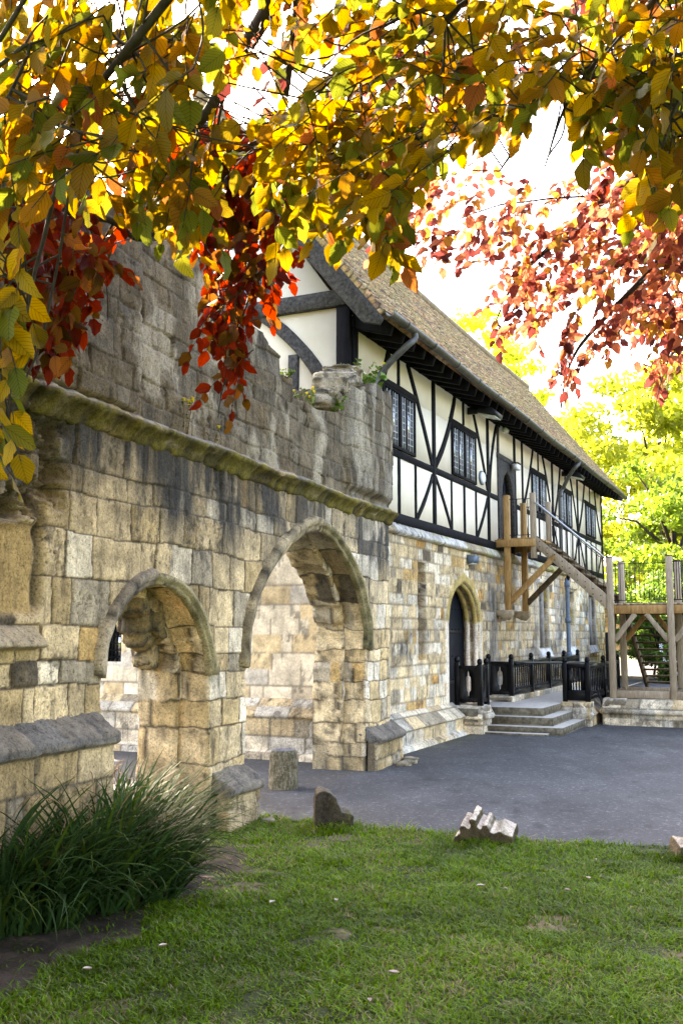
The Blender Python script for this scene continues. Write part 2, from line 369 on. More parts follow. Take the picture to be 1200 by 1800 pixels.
def sweep(name, pathf, prof, cols, n, parent, seed=0, nz=.006, mat_='stone', closed=False, fieldc=None, joint=None):
    """pathf(t)-> point, outward2d ; prof list of (outward offset, depth) ; noisy stone moulding"""
    V = []; C = []; pr = np.array(prof, float); k = len(pr)
    for i in range(n + 1):
        t = i / n; pts = pathf(t, pr); V.append(pts)
        C.append(cols(t, np.arange(k)))
    V = np.array(V); C = np.array(C); rs = np.random.RandomState(seed)
    sc = V.reshape(-1, 3); a = fbm(sc[:, 0] * 9 + sc[:, 1] * 7, sc[:, 2] * 9, seed, 4) - .5; b = fbm(sc[:, 1] * 9, sc[:, 2] * 9 + sc[:, 0] * 7, seed + 5, 4) - .5
    sc = sc + np.stack([a, b, (a + b) * .7], 1) * nz * 3
    I = np.arange((n + 1) * k).reshape(n + 1, k); kk = k if closed else k - 1
    Q = [[I[i, j], I[i + 1, j], I[i + 1, (j + 1) % k], I[i, (j + 1) % k]] for i in range(n) for j in range(kk)]
    fs = [np.array(Q)]
    cap = [list(I[0])[::-1], list(I[n])]; fs.append(np.array(cap))
    return mesh_np(name, sc, fs, M[mat_], parent, col=C.reshape(-1, 3))
# ------------------------------------------------------------------ frames
HA = math.radians(24.623); Hd = np.array([math.sin(HA), math.cos(HA), 0]); Hn = np.array([math.cos(HA), -math.sin(HA), 0])
HC = np.array([.133, 12.66, 0.])
HF = Frame(HC, Hd)                 # facade: u = along, v = up, d = outwards
HG = Frame(HC, Hn)                 # gable: u from -4.4 (left) to 0 (corner), outward = towards the camera
HP = Frame(HC, Hd, Hn)             # plan: u along, v outwards ; normal = d x n = -z
HP.n = np.array([0, 0, 1.])        # depth = up
RA = math.radians(20.5); RF = Frame((.277, 11.84, 0), (math.sin(RA), math.cos(RA), 0))
WX = Frame((0, 0, 0), (1, 0, 0), (0, 1, 0))  # world plan, d = up
def H(s, w, z): return HC + Hd * s + Hn * w + np.array([0, 0, z])
def hook(fr, s, w): return fr.O + fr.u * s + fr.n * w

# ------------------------------------------------------------------ helpers for mouldings
class Prof:
    """a moulding: u runs along the base frame, v is the arc length round the profile [(out, up), ...]"""
    def __init__(s, base, prof, wob=0.0):
        s.b = base; p = np.array(prof, float); s.p = p; seg = np.diff(p, axis=0); L = np.hypot(seg[:, 0], seg[:, 1])
        s.a = np.concatenate([[0], np.cumsum(L)]); s.L = s.a[-1]
        nn = np.stack([seg[:, 1], -seg[:, 0]], 1) / L[:, None]; nn[nn[:, 0] < -.5] *= 1; pn = np.vstack([nn[:1], (nn[1:] + nn[:-1]) / 2, nn[-1:]])
        s.pn = pn / np.linalg.norm(pn, axis=1, keepdims=True); s.wob = wob
    def __call__(s, u, v, d):
        u, v, d = np.broadcast_arrays(u, v, d)
        o = np.interp(v, s.a, s.p[:, 0]); z = np.interp(v, s.a, s.p[:, 1]); no = np.interp(v, s.a, s.pn[:, 0]); nz = np.interp(v, s.a, s.pn[:, 1])
        w = s.wob * (fbm(u * 1.3, v * 0 + 2, 77, 2) - .5) * 2
        return s.b(u, z + nz * d + w, o + no * d)
def catmull(P, k=6):
    P = [np.array(p, float) for p in P]; P = [2 * P[0] - P[1]] + P + [2 * P[-1] - P[-2]]; out = []
    for i in range(1, len(P) - 2):
        for j in range(k):
            t = j / k; a, b, c, d = P[i - 1:i + 3]
            out.append(tuple(.5 * (2 * b + (c - a) * t + (2 * a - 5 * b + 4 * c - d) * t * t + (-a + 3 * b - 3 * c + d) * t ** 3)))
    out.append(tuple(P[-2])); return out
def inset(pts, r):
    P = np.array([q for i, q in enumerate(pts) if i == 0 or math.dist(q, pts[i - 1]) > 1e-4]); T = np.gradient(P, axis=0); T /= np.linalg.norm(T, axis=1, keepdims=True); Nn = np.stack([T[:, 1], -T[:, 0]], 1)
    return [tuple(p) for p in P + Nn * r]
def moulding(name, fr, path, prof, colf, parent, seed=1, nz=.005):
    P = np.array([q for i, q in enumerate(path) if i == 0 or math.dist(q, path[i - 1]) > 1e-4]); T = np.gradient(P, axis=0); T /= np.linalg.norm(T, axis=1, keepdims=True); Nn = np.stack([-T[:, 1], T[:, 0]], 1)
    pr = np.array(prof); n = len(P); k = len(pr)
    uv = P[:, None, :] + Nn[:, None, :] * pr[None, :, :1]; D = np.broadcast_to(pr[None, :, 1], (n, k))
    a = fbm(uv[..., 0] * 8, uv[..., 1] * 8, seed, 4) - .5; b = fbm(uv[..., 0] * 8 + 9, uv[..., 1] * 8, seed + 3, 4) - .5
    V = fr(uv[..., 0] + a * nz * 4, uv[..., 1] + b * nz * 4, D + a * nz * 3); C = colf(uv[..., 0], uv[..., 1], D)
    I = np.arange(n * k).reshape(n, k); Q = np.stack([I[:-1, :-1], I[:-1, 1:], I[1:, 1:], I[1:, :-1]], -1).reshape(-1, 4)
    return mesh_np(name, V, [Q, np.array([I[0][::-1], I[-1]])], M['stone'], parent, col=C.reshape(-1, 3))
# ------------------------------------------------------------------ the ruined gateway wall
CREAM = LIN(.62, .455, .25); PALE = LIN(.72, .59, .41); OCH = LIN(.50, .31, .115); GREY = LIN(.37, .295, .195); BUFF = LIN(.48, .335, .16); DARK = LIN(.12, .09, .055); ORNG = LIN(.54, .29, .09)
big = [(-3.19, .0)] + [(-3.19, .6), (-3.2, 1.15)] + catmull([(-3.19, 1.3), (-3.11, 1.72), (-2.82, 2.08), (-2.37, 2.41), (-1.95, 2.6), (-1.62, 2.69)], 5) + catmull([(-1.62, 2.69), (-1.3, 2.68), (-.92, 2.57), (-.42, 2.3), (-.05, 1.92), (.07, 1.6), (.03, 1.3)], 5) + [(.01, .7), (0, .0)]
sma = [(-5.38, .0), (-5.38, .6), (-5.38, 1.1)] + catmull([(-5.39, 1.3), (-5.34, 1.58), (-5.17, 1.79), (-4.95, 1.92), (-4.76, 1.98)], 5) + catmull([(-4.76, 1.98), (-4.42, 1.94), (-4.13, 1.76), (-3.93, 1.52), (-3.86, 1.25)], 5) + [(-3.85, .7), (-3.84, .0)]
def closed(p, e=.05): return [(p[0][0], -e)] + list(p) + [(p[-1][0], -e)]
def ragged(p, a, seed, zmin=.9):
    P = []
    for i in range(len(p) - 1):
        for k in range(4):
            t = k / 4; P.append(((1 - t) * p[i][0] + t * p[i + 1][0], (1 - t) * p[i][1] + t * p[i + 1][1]))
    P.append(p[-1]); P = np.array(P); g = sm(zmin, zmin + .3, P[:, 1])
    P[:, 0] += g * a * 2 * (fbm(P[:, 0] * 5 + 3, P[:, 1] * 5, seed, 4) - .5) * 2; P[:, 1] += g * a * 2 * (fbm(P[:, 0] * 5 + 40, P[:, 1] * 5, seed + 2, 4) - .5) * 2
    return [tuple(q) for q in P]
top = [(-10.6, -.05), (.95, -.05), (.95, 3.0), (.97, 4.2), (.95, 4.5), (.8, 4.62), (.6, 4.66), (.45, 4.5), (.3, 4.62), (.05, 4.62), (-.1, 4.48), (-.3, 4.5), (-.35, 4.42), (-.66, 4.46), (-.72, 4.12), (-1.0, 4.05),
       (-1.53, 3.97), (-1.9, 3.98), (-2.12, 3.95), (-2.17, 4.15), (-2.45, 4.13), (-2.5, 4.30), (-2.72, 4.33), (-2.9, 4.42), (-3.54, 4.42), (-3.7, 4.66), (-4.54, 4.72), (-4.6, 4.5), (-5.4, 4.5), (-5.45, 4.62), (-6.0, 4.62), (-6.1, 4.45), (-6.55, 4.4), (-6.6, 4.7), (-10.6, 4.7)]
sR = Stones(11, -10.8, 1.2, -.02, 5, (.15, .32), (.16, .46), warp=.016)
def ruin_extra(U, Z, h, c, d, R, n1, n2):
    # turret bulge at the right end, pilaster on the upper wall, eroded recess at the far left
    q = np.clip(1 - ((U - .18) / .85) ** 2, 0, 1); h = h + .13 * np.sqrt(q) * sm(3.22, 3.3, Z)
    pil = (1 - sm(-5.17, -5.13, U)) * sm(3.15, 3.18, Z); h = h + .10 * pil
    ar = np.exp(-((U + 5.17) / .06) ** 2) * sm(3.2, 3.3, Z); c = mixc(c, LIN(.5, .42, .30), .6 * ar * sm(.35, .6, n1))
    L = 1 - sm(-6.14, -6.06, U + .05 * (n1 - .5))
    och = L * sm(1.68, 1.74, Z) * (1 - sm(2.22, 2.3, Z + .1 * (n1 - .5)));  c = mixc(c, LIN(.43, .28, .11) * (.75 + .5 * n1)[..., None], .95 * och); h = h * (1 - och) + (-.05 + .012 * n1) * och
    er = L * sm(2.25, 2.32, Z) * (1 - sm(2.72, 2.8, Z)); er2 = np.clip(er + (1 - sm(-5.95, -5.8, U)) * sm(2.3, 2.5, Z) * (1 - sm(2.9, 3.0, Z)) * .7, 0, 1)
    n3 = fbm(U * 6, Z * 9, 91, 4); h = h - er2 * .22 * sm(.35, .65, n3); c = mixc(c, LIN(.09, .07, .045), .65 * er2 * sm(.35, .6, n3))
    cap = L * sm(1.5, 1.52, Z) * (1 - sm(1.52, 1.66, Z)); h = h + .13 * cap; c = mixc(c, GREY, .7 * (cap > .05))
    slot = np.exp(-((U + 6.09) / .028) ** 2) * sm(1.7, 1.8, Z) * (1 - sm(2.7, 2.8, Z)); h = h - .05 * slot; c = mixc(c, LIN(.05, .04, .03), .8 * slot)
    # the stone is painted paler towards the lit right end, warmer in the shaded left
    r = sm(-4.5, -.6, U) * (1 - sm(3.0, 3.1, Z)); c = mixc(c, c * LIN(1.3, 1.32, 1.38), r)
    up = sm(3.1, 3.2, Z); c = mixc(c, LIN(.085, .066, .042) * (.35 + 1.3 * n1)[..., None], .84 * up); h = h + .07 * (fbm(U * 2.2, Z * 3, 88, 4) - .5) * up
    sp = up * sm(.6, .72, fbm(U * 2.6, Z * 1.6, 66, 4)); c = mixc(c, LIN(.46, .39, .28), .6 * sp)
    th = up * sm(-1.0, -.4, U) * .45; c = mixc(c, LIN(.40, .35, .27), th * sm(.4, .6, fbm(U * 9, Z * 1.2, 12, 3)))
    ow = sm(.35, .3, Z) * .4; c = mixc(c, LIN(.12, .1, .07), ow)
    return h, c
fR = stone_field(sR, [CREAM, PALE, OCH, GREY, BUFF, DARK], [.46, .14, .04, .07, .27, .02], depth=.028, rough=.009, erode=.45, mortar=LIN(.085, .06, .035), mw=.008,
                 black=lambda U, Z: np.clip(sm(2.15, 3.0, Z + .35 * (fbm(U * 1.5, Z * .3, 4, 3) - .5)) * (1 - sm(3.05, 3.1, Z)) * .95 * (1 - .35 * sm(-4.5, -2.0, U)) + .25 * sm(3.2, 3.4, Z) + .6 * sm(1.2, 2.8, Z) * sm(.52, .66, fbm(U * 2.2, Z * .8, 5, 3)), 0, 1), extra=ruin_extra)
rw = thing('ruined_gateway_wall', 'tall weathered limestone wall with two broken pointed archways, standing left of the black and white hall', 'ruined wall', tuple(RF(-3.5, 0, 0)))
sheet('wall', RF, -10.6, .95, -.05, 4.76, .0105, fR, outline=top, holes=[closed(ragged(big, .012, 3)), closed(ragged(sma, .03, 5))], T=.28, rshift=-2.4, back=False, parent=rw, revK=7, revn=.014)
RB = Frame(RF(0, 0, -.27), RF.u); RB.n = RF.n
topb = [(u, z - .03) for u, z in top]
sheet('inner_wall', RB, -10.6, .9, -.05, 4.7, .022, fR, outline=topb, holes=[closed(ragged(inset(big, .05), .045, 8, .05)), closed(ragged(inset(sma, .04), .06, 9, 1.0))], T=.37, rshift=-2.4, back=True, parent=rw, revK=9, revn=.02)
def hoodcol(seed, base, dk):
    def f(u, z, d):
        n = fbm(u * 7, z * 7, seed, 4); q = u * 2.1 + z * 1.9; b = _h(np.floor(q), np.floor(q) * 0, seed); jn = 1 - .75 * (np.abs(q - np.round(q)) < .045)
        c = mixc(np.broadcast_to(base, u.shape + (3,)), dk, sm(.45, .6, n) * .8); return c * (.75 + .5 * b)[..., None] * jn[..., None] * (.7 + .6 * fbm(u * 20, z * 20, seed + 4, 3))[..., None]
    return f
hp = [(-.03, -.05), (-.03, .012), (.0, .03), (.03, .03), (.045, .068), (.105, .07), (.128, .03), (.15, -.05)]
bl = [p for p in big if p[1] >= 1.28]; k_ = max(range(len(bl)), key=lambda i: bl[i][1])
moulding('hood_mould', RF, bl[:k_ + 1], [(a * .95, b * .9) for a, b in hp], hoodcol(5, LIN(.44, .34, .2), LIN(.13, .10, .06)), rw, 2, .007)
moulding('hood_mould', RF, bl[k_:-2], [(a * .8, b * .8) for a, b in hp], hoodcol(6, LIN(.36, .29, .15), LIN(.14, .12, .05)), rw, 3, .007)
sl_ = [p for p in sma if p[1] >= 1.2]; k_ = max(range(len(sl_)), key=lambda i: sl_[i][1])
moulding('hood_mould', RF, sl_[:k_ + 1], [(a * .8, b * .8) for a, b in hp], hoodcol(8, LIN(.38, .30, .2), LIN(.14, .11, .08)), rw, 4, .008)
moulding('hood_mould', RF, sl_[k_:], [(a * .6, b * .7) for a, b in hp], hoodcol(9, LIN(.34, .28, .15), LIN(.14, .12, .06)), rw, 5, .008)
# broken lumps of rubble core hanging in the back of the small arch and along the far jamb of the big one
def lump(name, p, r, seed, parent, base=LIN(.42, .33, .2), sub=4):
    bm = bmesh.new(); bmesh.ops.create_icosphere(bm, subdivisions=sub, radius=1); V = np.array([v.co for v in bm.verts]); Fc = np.array([[v.index for v in f.verts] for f in bm.faces]); bm.free()
    n = fbm(V[:, 0] * 1.6 + seed, V[:, 1] * 1.6 + V[:, 2] * 1.3, seed, 4); n2 = fbm(V[:, 2] * 4 + seed, V[:, 1] * 4 + V[:, 0] * 3, seed + 3, 3)
    q = np.sign(V) * np.abs(V) ** .6 * (.45 + .9 * n + .35 * n2)[:, None] * np.array(r)
    c = mixc(np.broadcast_to(base, (len(V), 3)), LIN(.09, .075, .05), sm(.45, .62, n2)) * (.7 + .6 * n)[:, None]
    return mesh_np(name, q + np.array(p), [Fc], M['stone'], parent, col=c, smooth=False)
rs = np.random.RandomState(4)
for u, z, d, r in ((-4.2, 1.72, -.5, .15), (-4.42, 1.86, -.46, .14), (-4.02, 1.42, -.56, .09), (-4.68, 1.9, -.5, .13), ):
    lump('rubble', RF(u + .05, z, d + .02), (r * rs.uniform(.8, 1.2), r * rs.uniform(.8, 1.1), r * rs.uniform(.8, 1.4)), int(rs.randint(99)), rw, LIN(.26, .19, .09) if z > 1.6 else LIN(.42, .32, .18))
# cornice
def corn_x(U, V, h, c, d, R, n1, n2):
    t = V / .42; moss = (1 - sm(.52, .66, t)) * sm(.25, .55, fbm(U * 3, V * 9, 21, 4) + .18); sc = fbm(U * 11, V * 2.5, 23, 4); c = mixc(c, LIN(.135, .11, .006) * (.0 + 1.3 * n1 + 1.6 * (sc - .45))[..., None].clip(.1), .9 * moss); h = h + .035 * (sc - .5) * moss
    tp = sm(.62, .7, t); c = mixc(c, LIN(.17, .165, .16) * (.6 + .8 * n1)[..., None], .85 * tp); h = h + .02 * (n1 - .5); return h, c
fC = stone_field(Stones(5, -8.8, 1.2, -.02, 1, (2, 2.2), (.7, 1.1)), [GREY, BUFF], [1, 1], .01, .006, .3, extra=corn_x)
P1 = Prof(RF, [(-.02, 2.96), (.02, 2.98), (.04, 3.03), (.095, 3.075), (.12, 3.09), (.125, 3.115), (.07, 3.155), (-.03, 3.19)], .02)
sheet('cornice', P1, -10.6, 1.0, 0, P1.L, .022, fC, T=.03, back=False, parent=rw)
# plinths
fP = stone_field(Stones(6, -8.8, 1.4, -.01, 3, (.3, .42), (.25, .42)), [GREY, BUFF, CREAM], [2, 1, 1], .03, .01, .5, mortar=LIN(.07, .06, .05), extra=lambda U, V, h, c, d, R, n1, n2: (h, c * .8))
def plx(v0):
    def f(U, V, h, c, d, R, n1, n2):
        k = sm(v0, v0 + .03, V); return h + .015 * (n1 - .5), mixc(c * .85, LIN(.135, .125, .115) * (.6 + .8 * n1)[..., None], .8 * k)
    return f
for u0, u1, zc, o in ((-10.6, -5.44, .9, .14), (-3.80, -3.20, .30, .16), (.02, 1.06, .33, .13)):
    pr = Prof(RF, [(o, -.05), (o, zc - .03), (o + .05, zc), (o + .05, zc + .05), (-.02, zc + .19)])
    f_ = stone_field(Stones(int(60 + u0), -8.8, 1.4, -.06, 3, (.22, .3), (.24, .42)), [BUFF, CREAM, GREY], [2, 1, 1], .02, .01, .5, extra=plx(zc + .02))
    sheet('plinth', pr, u0, u1, 0, pr.L, .02, f_, T=.12, back=False, parent=rw, revK=4)
for u, d, r in ((.62, .27, .09), (.85, .3, .07), (1.02, .24, .1), (-3.3, .28, .06)):
    lump('footing_stone', RF(u, .02, d), (r, r, r * .5), int(u * 90) + 9, rw, LIN(.36, .3, .2), 2)
# big broken stones on the turret
for u, z, d, r in ((-.35, 4.56, -.16, (.22, .2, .1)), (-.6, 4.44, -.2, (.2, .2, .12)), (-.25, 4.68, -.2, (.2, .18, .07)), (-.9, 4.2, -.2, (.18, .2, .12))):
    lump('capping_stone', RF(u, z, d), r, int(z * 70), rw, LIN(.36, .3, .21))

# ------------------------------------------------------------------ the timber framed hall
hall = thing('timber_framed_hall', 'long hall with black and white timber framing over a pale stone ground floor', 'building', tuple(HC))
LH = 17.95
arch = lambda s0, s1, z0, zs, za, k=7: [(s0, z0), (s0, (z0 + zs) / 2)] + catmull([(s0, zs), (s0 + (s1 - s0) * .09, zs + (za - zs) * .5), (s0 + (s1 - s0) * .27, zs + (za - zs) * .83), ((s0 + s1) / 2, za)], k) + catmull([((s0 + s1) / 2, za), (s1 - (s1 - s0) * .27, zs + (za - zs) * .83), (s1 - (s1 - s0) * .09, zs + (za - zs) * .5), (s1, zs)], k) + [(s1, (z0 + zs) / 2), (s1, z0)]
ld = arch(3.78, 5.52, .38, 1.75, 2.47); slit = [(2.40, 1.2), (2.76, 1.2), (2.76, 2.66), (2.40, 2.66)]
gw = [(9.95, 10.85), (12.75, 13.65), (15.6, 16.5)]
gwp = [[(a, 1.28), (b, 1.28), (b, 2.62), (a, 2.62)] for a, b in gw]
def hall_x(U, Z, h, c, d, R, n1, n2):
    P = np.array(ld); dd = np.full(U.shape, 9.)
    for i in range(0, len(P) - 1):
        a, b = P[i], P[i + 1]; ab = b - a; t = np.clip(((U - a[0]) * ab[0] + (Z - a[1]) * ab[1]) / (ab @ ab + 1e-9), 0, 1); dd = np.minimum(dd, np.hypot(U - a[0] - t * ab[0], Z - a[1] - t * ab[1]))
    k = 1 - sm(.13, .15, dd); new = k * (1 - sm(1.78, 1.8, Z)); old = k - new
    c = mixc(c, LIN(.82, .68, .52) * (.9 + .2 * n1)[..., None], .92 * new); c = mixc(c, LIN(.46, .33, .10) * (.7 + .6 * n1)[..., None], .85 * old); h = h * (1 - k) + .012 * k
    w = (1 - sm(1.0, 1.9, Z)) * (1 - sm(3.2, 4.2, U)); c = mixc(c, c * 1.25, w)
    for a, b in gw:
        kk = (U > a - .12) & (U < b + .12) & (Z > 1.2) & (Z < 2.78); hd = (U > a - .18) & (U < b + .18) & (Z > 2.68) & (Z < 2.78); h = h + .07 * hd
        c = np.where(kk[..., None] & ~hd[..., None], mixc(c, LIN(.42, .34, .22), np.full(U.shape, .6)), c)
        si = (U > a - .1) & (U < b + .1) & (Z > 1.08) & (Z < 1.28); h = h + .10 * np.where(si, (1.28 - Z) / .2, 0); c = np.where(si[..., None], LIN(.62, .58, .52) * (.8 + .4 * n1)[..., None], c)
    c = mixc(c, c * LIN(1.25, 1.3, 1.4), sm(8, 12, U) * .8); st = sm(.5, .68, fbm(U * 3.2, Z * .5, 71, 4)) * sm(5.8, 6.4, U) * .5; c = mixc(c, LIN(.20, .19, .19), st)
    return h, c
fH = stone_field(Stones(21, -.1, 18.2, .3, 3.2, (.15, .215), (.16, .44), warp=.008), [CREAM, PALE, ORNG, OCH, GREY, DARK * 1.4, LIN(.62, .52, .38)], [.46, .16, .025, .08, .06, .02, .19], depth=.016, rough=.006, erode=.4,
                 mortar=LIN(.30, .22, .13), mw=.009, black=lambda U, Z: .75 * sm(.58, .7, fbm(U * 1.1, Z * .9, 15, 4)) * sm(.9, 1.3, Z) * (1 - .5 * sm(2.2, 2.7, Z)), extra=hall_x)
sheet('stone_wall', HF, 0, LH, -.03, 3.06, .027, fH, outline=[(0, -.03), (LH, -.03), (LH, 3.06), (0, 3.06)], holes=[ld, slit] + gwp, T=.32, back=False, parent=hall, revK=6, revn=.004)
def gab_x(U, Z, h, c, d, R, n1, n2): return h, c
fG = stone_field(Stones(33, -4.6, .1, .5, 3.3, (.19, .25), (.3, .56), warp=.003), [PALE, CREAM, LIN(.56, .48, .37), GREY * 1.3], [3, 2, 2, .5], depth=.008, rough=.003, erode=.15, mortar=LIN(.30, .24, .17), mw=.007, bl_amt=.3)
gwin = [(-3.95, 1.2), (-3.55, 1.2), (-3.55, 1.72), (-3.95, 1.72)]
sheet('gable_stone_wall', HG, -4.4, -.02, -.03, 3.15, .025, fG, mat_='ashlar', outline=[(-4.4, -.03), (-.02, -.03), (-.02, 3.15), (-4.4, 3.15)], holes=[gwin], T=.3, back=False, parent=hall, revK=4, revn=.003)
m = MB(); m.box(HG, -4.0, -3.5, 1.15, 1.76, -.25, -.2); gp = m.build('window', M['glass'], hall)
m = MB(); [m.box(HG, -3.94 + k * .08, -3.925 + k * .08, 1.2, 1.72, -.2, -.185) for k in range(6)]; [m.box(HG, -3.95, -3.55, 1.25 + k * .1, 1.262 + k * .1, -.2, -.187) for k in range(5)]; m.build('window_bars', M['iron'], gp)
# plinths of the hall
def pl(fr, u0, u1, prof, seed, name='plinth', par=hall, pal=None, T=.05, cut=None):
    pr = Prof(fr, prof); f_ = stone_field(Stones(seed, u0 - .2, u1 + .2, -.06, 3, (.21, .26), (.35, .62), warp=.003), pal or [PALE, CREAM, LIN(.56, .49, .38), GREY], [2, 2, 3, 1], .008, .005, .3, mortar=LIN(.2, .16, .11), mw=.008)
    return sheet(name, pr, u0, u1, 0, pr.L, .025, f_, T=T, back=False, parent=par, revK=2)
fac = [(.30, -.03), (.30, .04), (.22, .09), (.20, .09), (.20, .25), (.235, .27), (.235, .29), (.0, .50)]
pl(HF, .12, 3.95, fac, 41); pl(HF, 5.62, LH, fac, 42)
pl(HG, -4.4, .1, [(.26, -.03), (.26, .08), (.18, .12), (.16, .12), (.16, .52), (.2, .54), (.2, .57), (.0, .76)], 43)
# back and far walls (plain ashlar)
HBK = Frame(H(LH, -4.4, 0), -Hd); HFE = Frame(H(LH, 0, 0), -Hn)
fB = stone_field(Stones(44, -1, 19, -.1, 5.9, (.25, .3), (.4, .6)), [PALE, CREAM, GREY], [1, 1, 1], .008, .004)
sheet('rear_wall', HBK, 0, LH, 0, 5.6, .12, fB, T=.3, back=False, parent=hall); sheet('far_gable_wall', HFE, 0, 4.4, 0, 5.6, .1, fB, T=.3, back=False, parent=hall)
# moulding over the stone storey
fS = stone_field(Stones(45, 0, 18, -.1, 2, (.9, 1), (.8, 1.3)), [LIN(.5, .47, .42), GREY * 1.2], [1, 1], .012, .006, .4, extra=lambda U, V, h, c, d, R, n1, n2: (h, mixc(c, LIN(.35, .32, .06) * (.5 + n1)[..., None], .6 * sm(.5, .65, fbm(U * 1.5, V * 6, 8, 3)))))
ps = Prof(HF, [(-.02, 2.98), (.06, 2.99), (.10, 3.02), (.10, 3.035), (.0, 3.17)])
sheet('string_course', ps, 0, LH, 0, ps.L, .03, fS, T=.02, back=False, parent=hall)
# doors, recess, ground floor windows
m = MB(); m.prism(HF, arch(3.6, 5.66, .38, 1.8, 2.6), -.36, -.29); dr = m.build('door', M['door'], hall)
m = MB()
for z in (.75, 1.6): m.box(HF, 3.85, 5.35, z, z + .05, -.292, -.28)
for k in range(9):
    for z in (.8, 1.2, 1.65, 2.0): m.box(HF, 3.95 + .18 * k, 3.975 + .18 * k, z, z + .025, -.292, -.278)
m.build('hinge_and_studs', M['iron'], dr)
jc = lambda u, z, d: np.where((z > 1.78)[..., None], LIN(.48, .34, .11) * (.75 + .5 * fbm(u * 9, z * 9, 3, 3))[..., None], LIN(.84, .68, .52) * (.9 + .2 * fbm(u * 5, z * 5, 3, 3))[..., None])
for dd, w in ((-.06, .05), (-.2, .09)):
    moulding('door_moulding', HF, inset(ld, w * .5), [(0, dd - .06), (-.02, dd - .05), (-.035, dd - .02), (-.03, dd + .01), (-.012, dd + .03), (.012, dd + .03)], jc, hall, 7, .001)
sheet('recess_back', Frame(hook(HF, 0, -.24), HF.u), 2.4, 2.76, 1.15, 2.7, .03, stone_field(Stones(46, 2, 3, 1, 3, (.17, .2), (.2, .3)), [OCH, DARK * 1.5, BUFF], [1, 1, 1]), T=.05, back=False, parent=hall)
for a, b in gw:
    m = MB(); m.box(HF, a - .04, b + .04, 1.24, 2.66, -.3, -.24); w_ = m.build('window', M['glass'], hall)
    m = MB(); c_ = (a + b) / 2
    for s_ in (a + .03, c_, b - .03): m.prism(HF, [(s_ - .045, 1.28), (s_ + .045, 1.28), (s_ + .045, 2.62), (s_ - .045, 2.62)], -.24, -.1, .03)
    for s0_, s1_ in ((a + .07, c_ - .045), (c_ + .045, b - .07)):
        q = (s1_ - s0_) / 2; x = (s0_ + s1_) / 2
        m.prism(HF, [(s0_, 2.3), (s0_ + q * .35, 2.47), (x, 2.56), (x, 2.62), (s0_, 2.62)], -.23, -.14); m.prism(HF, [(s1_, 2.3), (s1_, 2.62), (x, 2.62), (x, 2.56), (s1_ - q * .35, 2.47)], -.23, -.14)
    m.build('mullion', M['concrete'], w_)
    m = MB(); [m.box(HF, a, b, z, z + .012, -.238, -.225) for z in np.arange(1.4, 2.5, .13)]; m.build('glazing_bars', M['iron'], w_)
# plaster
WN = [(1.0, 2.3), (4.05, 5.4), (9.5, 10.8), (12.32, 13.6), (15.45, 16.8)]; WZ = (4.22, 5.08)
m = MB()
def seg(z0, z1, cuts):
    s = 0.02
    for a, b in cuts + [(LH - .02, None)]:
        if a > s: m.box(HF, s, a, z0, z1, -.12, .0)
        s = b
seg(3.15, WZ[0], [(6.95, 8.02)]); seg(WZ[0], WZ[1], sorted(WN + [(6.95, 8.02)])); seg(WZ[1], 5.75, [])
m.build('plaster_wall', M['plaster'], hall)
rz = 9.12
m = MB(); m.prism(HG, [(-4.4, 3.16), (-.02, 3.16), (-.02, 5.7), (-2.2, rz - .35), (-4.4, 5.7)], -.12, 0.0); m.build('gable_plaster', M['plaster'], hall)
def tim(name, fr, pts, w, d=.045, bulge=0, mt='black', seed=0, lab=None, par=None):
    m = MB(); m.prism(fr, stroke(pts, w, bulge, seed=seed), -.02, d, .008); return m.build(name, M[mt], par or hall)
sd = [0]
def ft(name, pts, w, bulge=0, d=.045, mt='black'):
    d = d * .42; w = w * .93
    sd[0] += 1; return tim(name, HF, pts, w, d, bulge, mt, sd[0])
ft('sill_beam', [(.0, 3.225), (6.86, 3.225)], .16, d=.07); ft('sill_beam', [(8.12, 3.225), (LH, 3.225)], .16, d=.07); ft('wall_plate', [(0, 5.66), (LH, 5.66)], .16, d=.06)
ft('middle_rail', [(.95, 4.16), (6.86, 4.16)], .11); ft('middle_rail', [(8.12, 4.16), (LH - .05, 4.16)], .11)
MAIN = [3.17, 6.19, 8.73, 11.52, 14.42]
for s in MAIN: ft('post', [(s, 3.3), (s, 5.6)], .15 if s != 8.73 else .11, d=.055)
ft('corner_post', [(.09, 3.3), (.09, 5.6)], .17, d=.06); ft('corner_post', [(LH - .09, 3.3), (LH - .09, 5.6)], .17, d=.06)
ft('door_post', [(6.88, 3.15), (6.88, 5.6)], .12, d=.065, mt='greyoak'); ft('door_post', [(8.10, 3.15), (8.10, 5.6)], .13, d=.065)
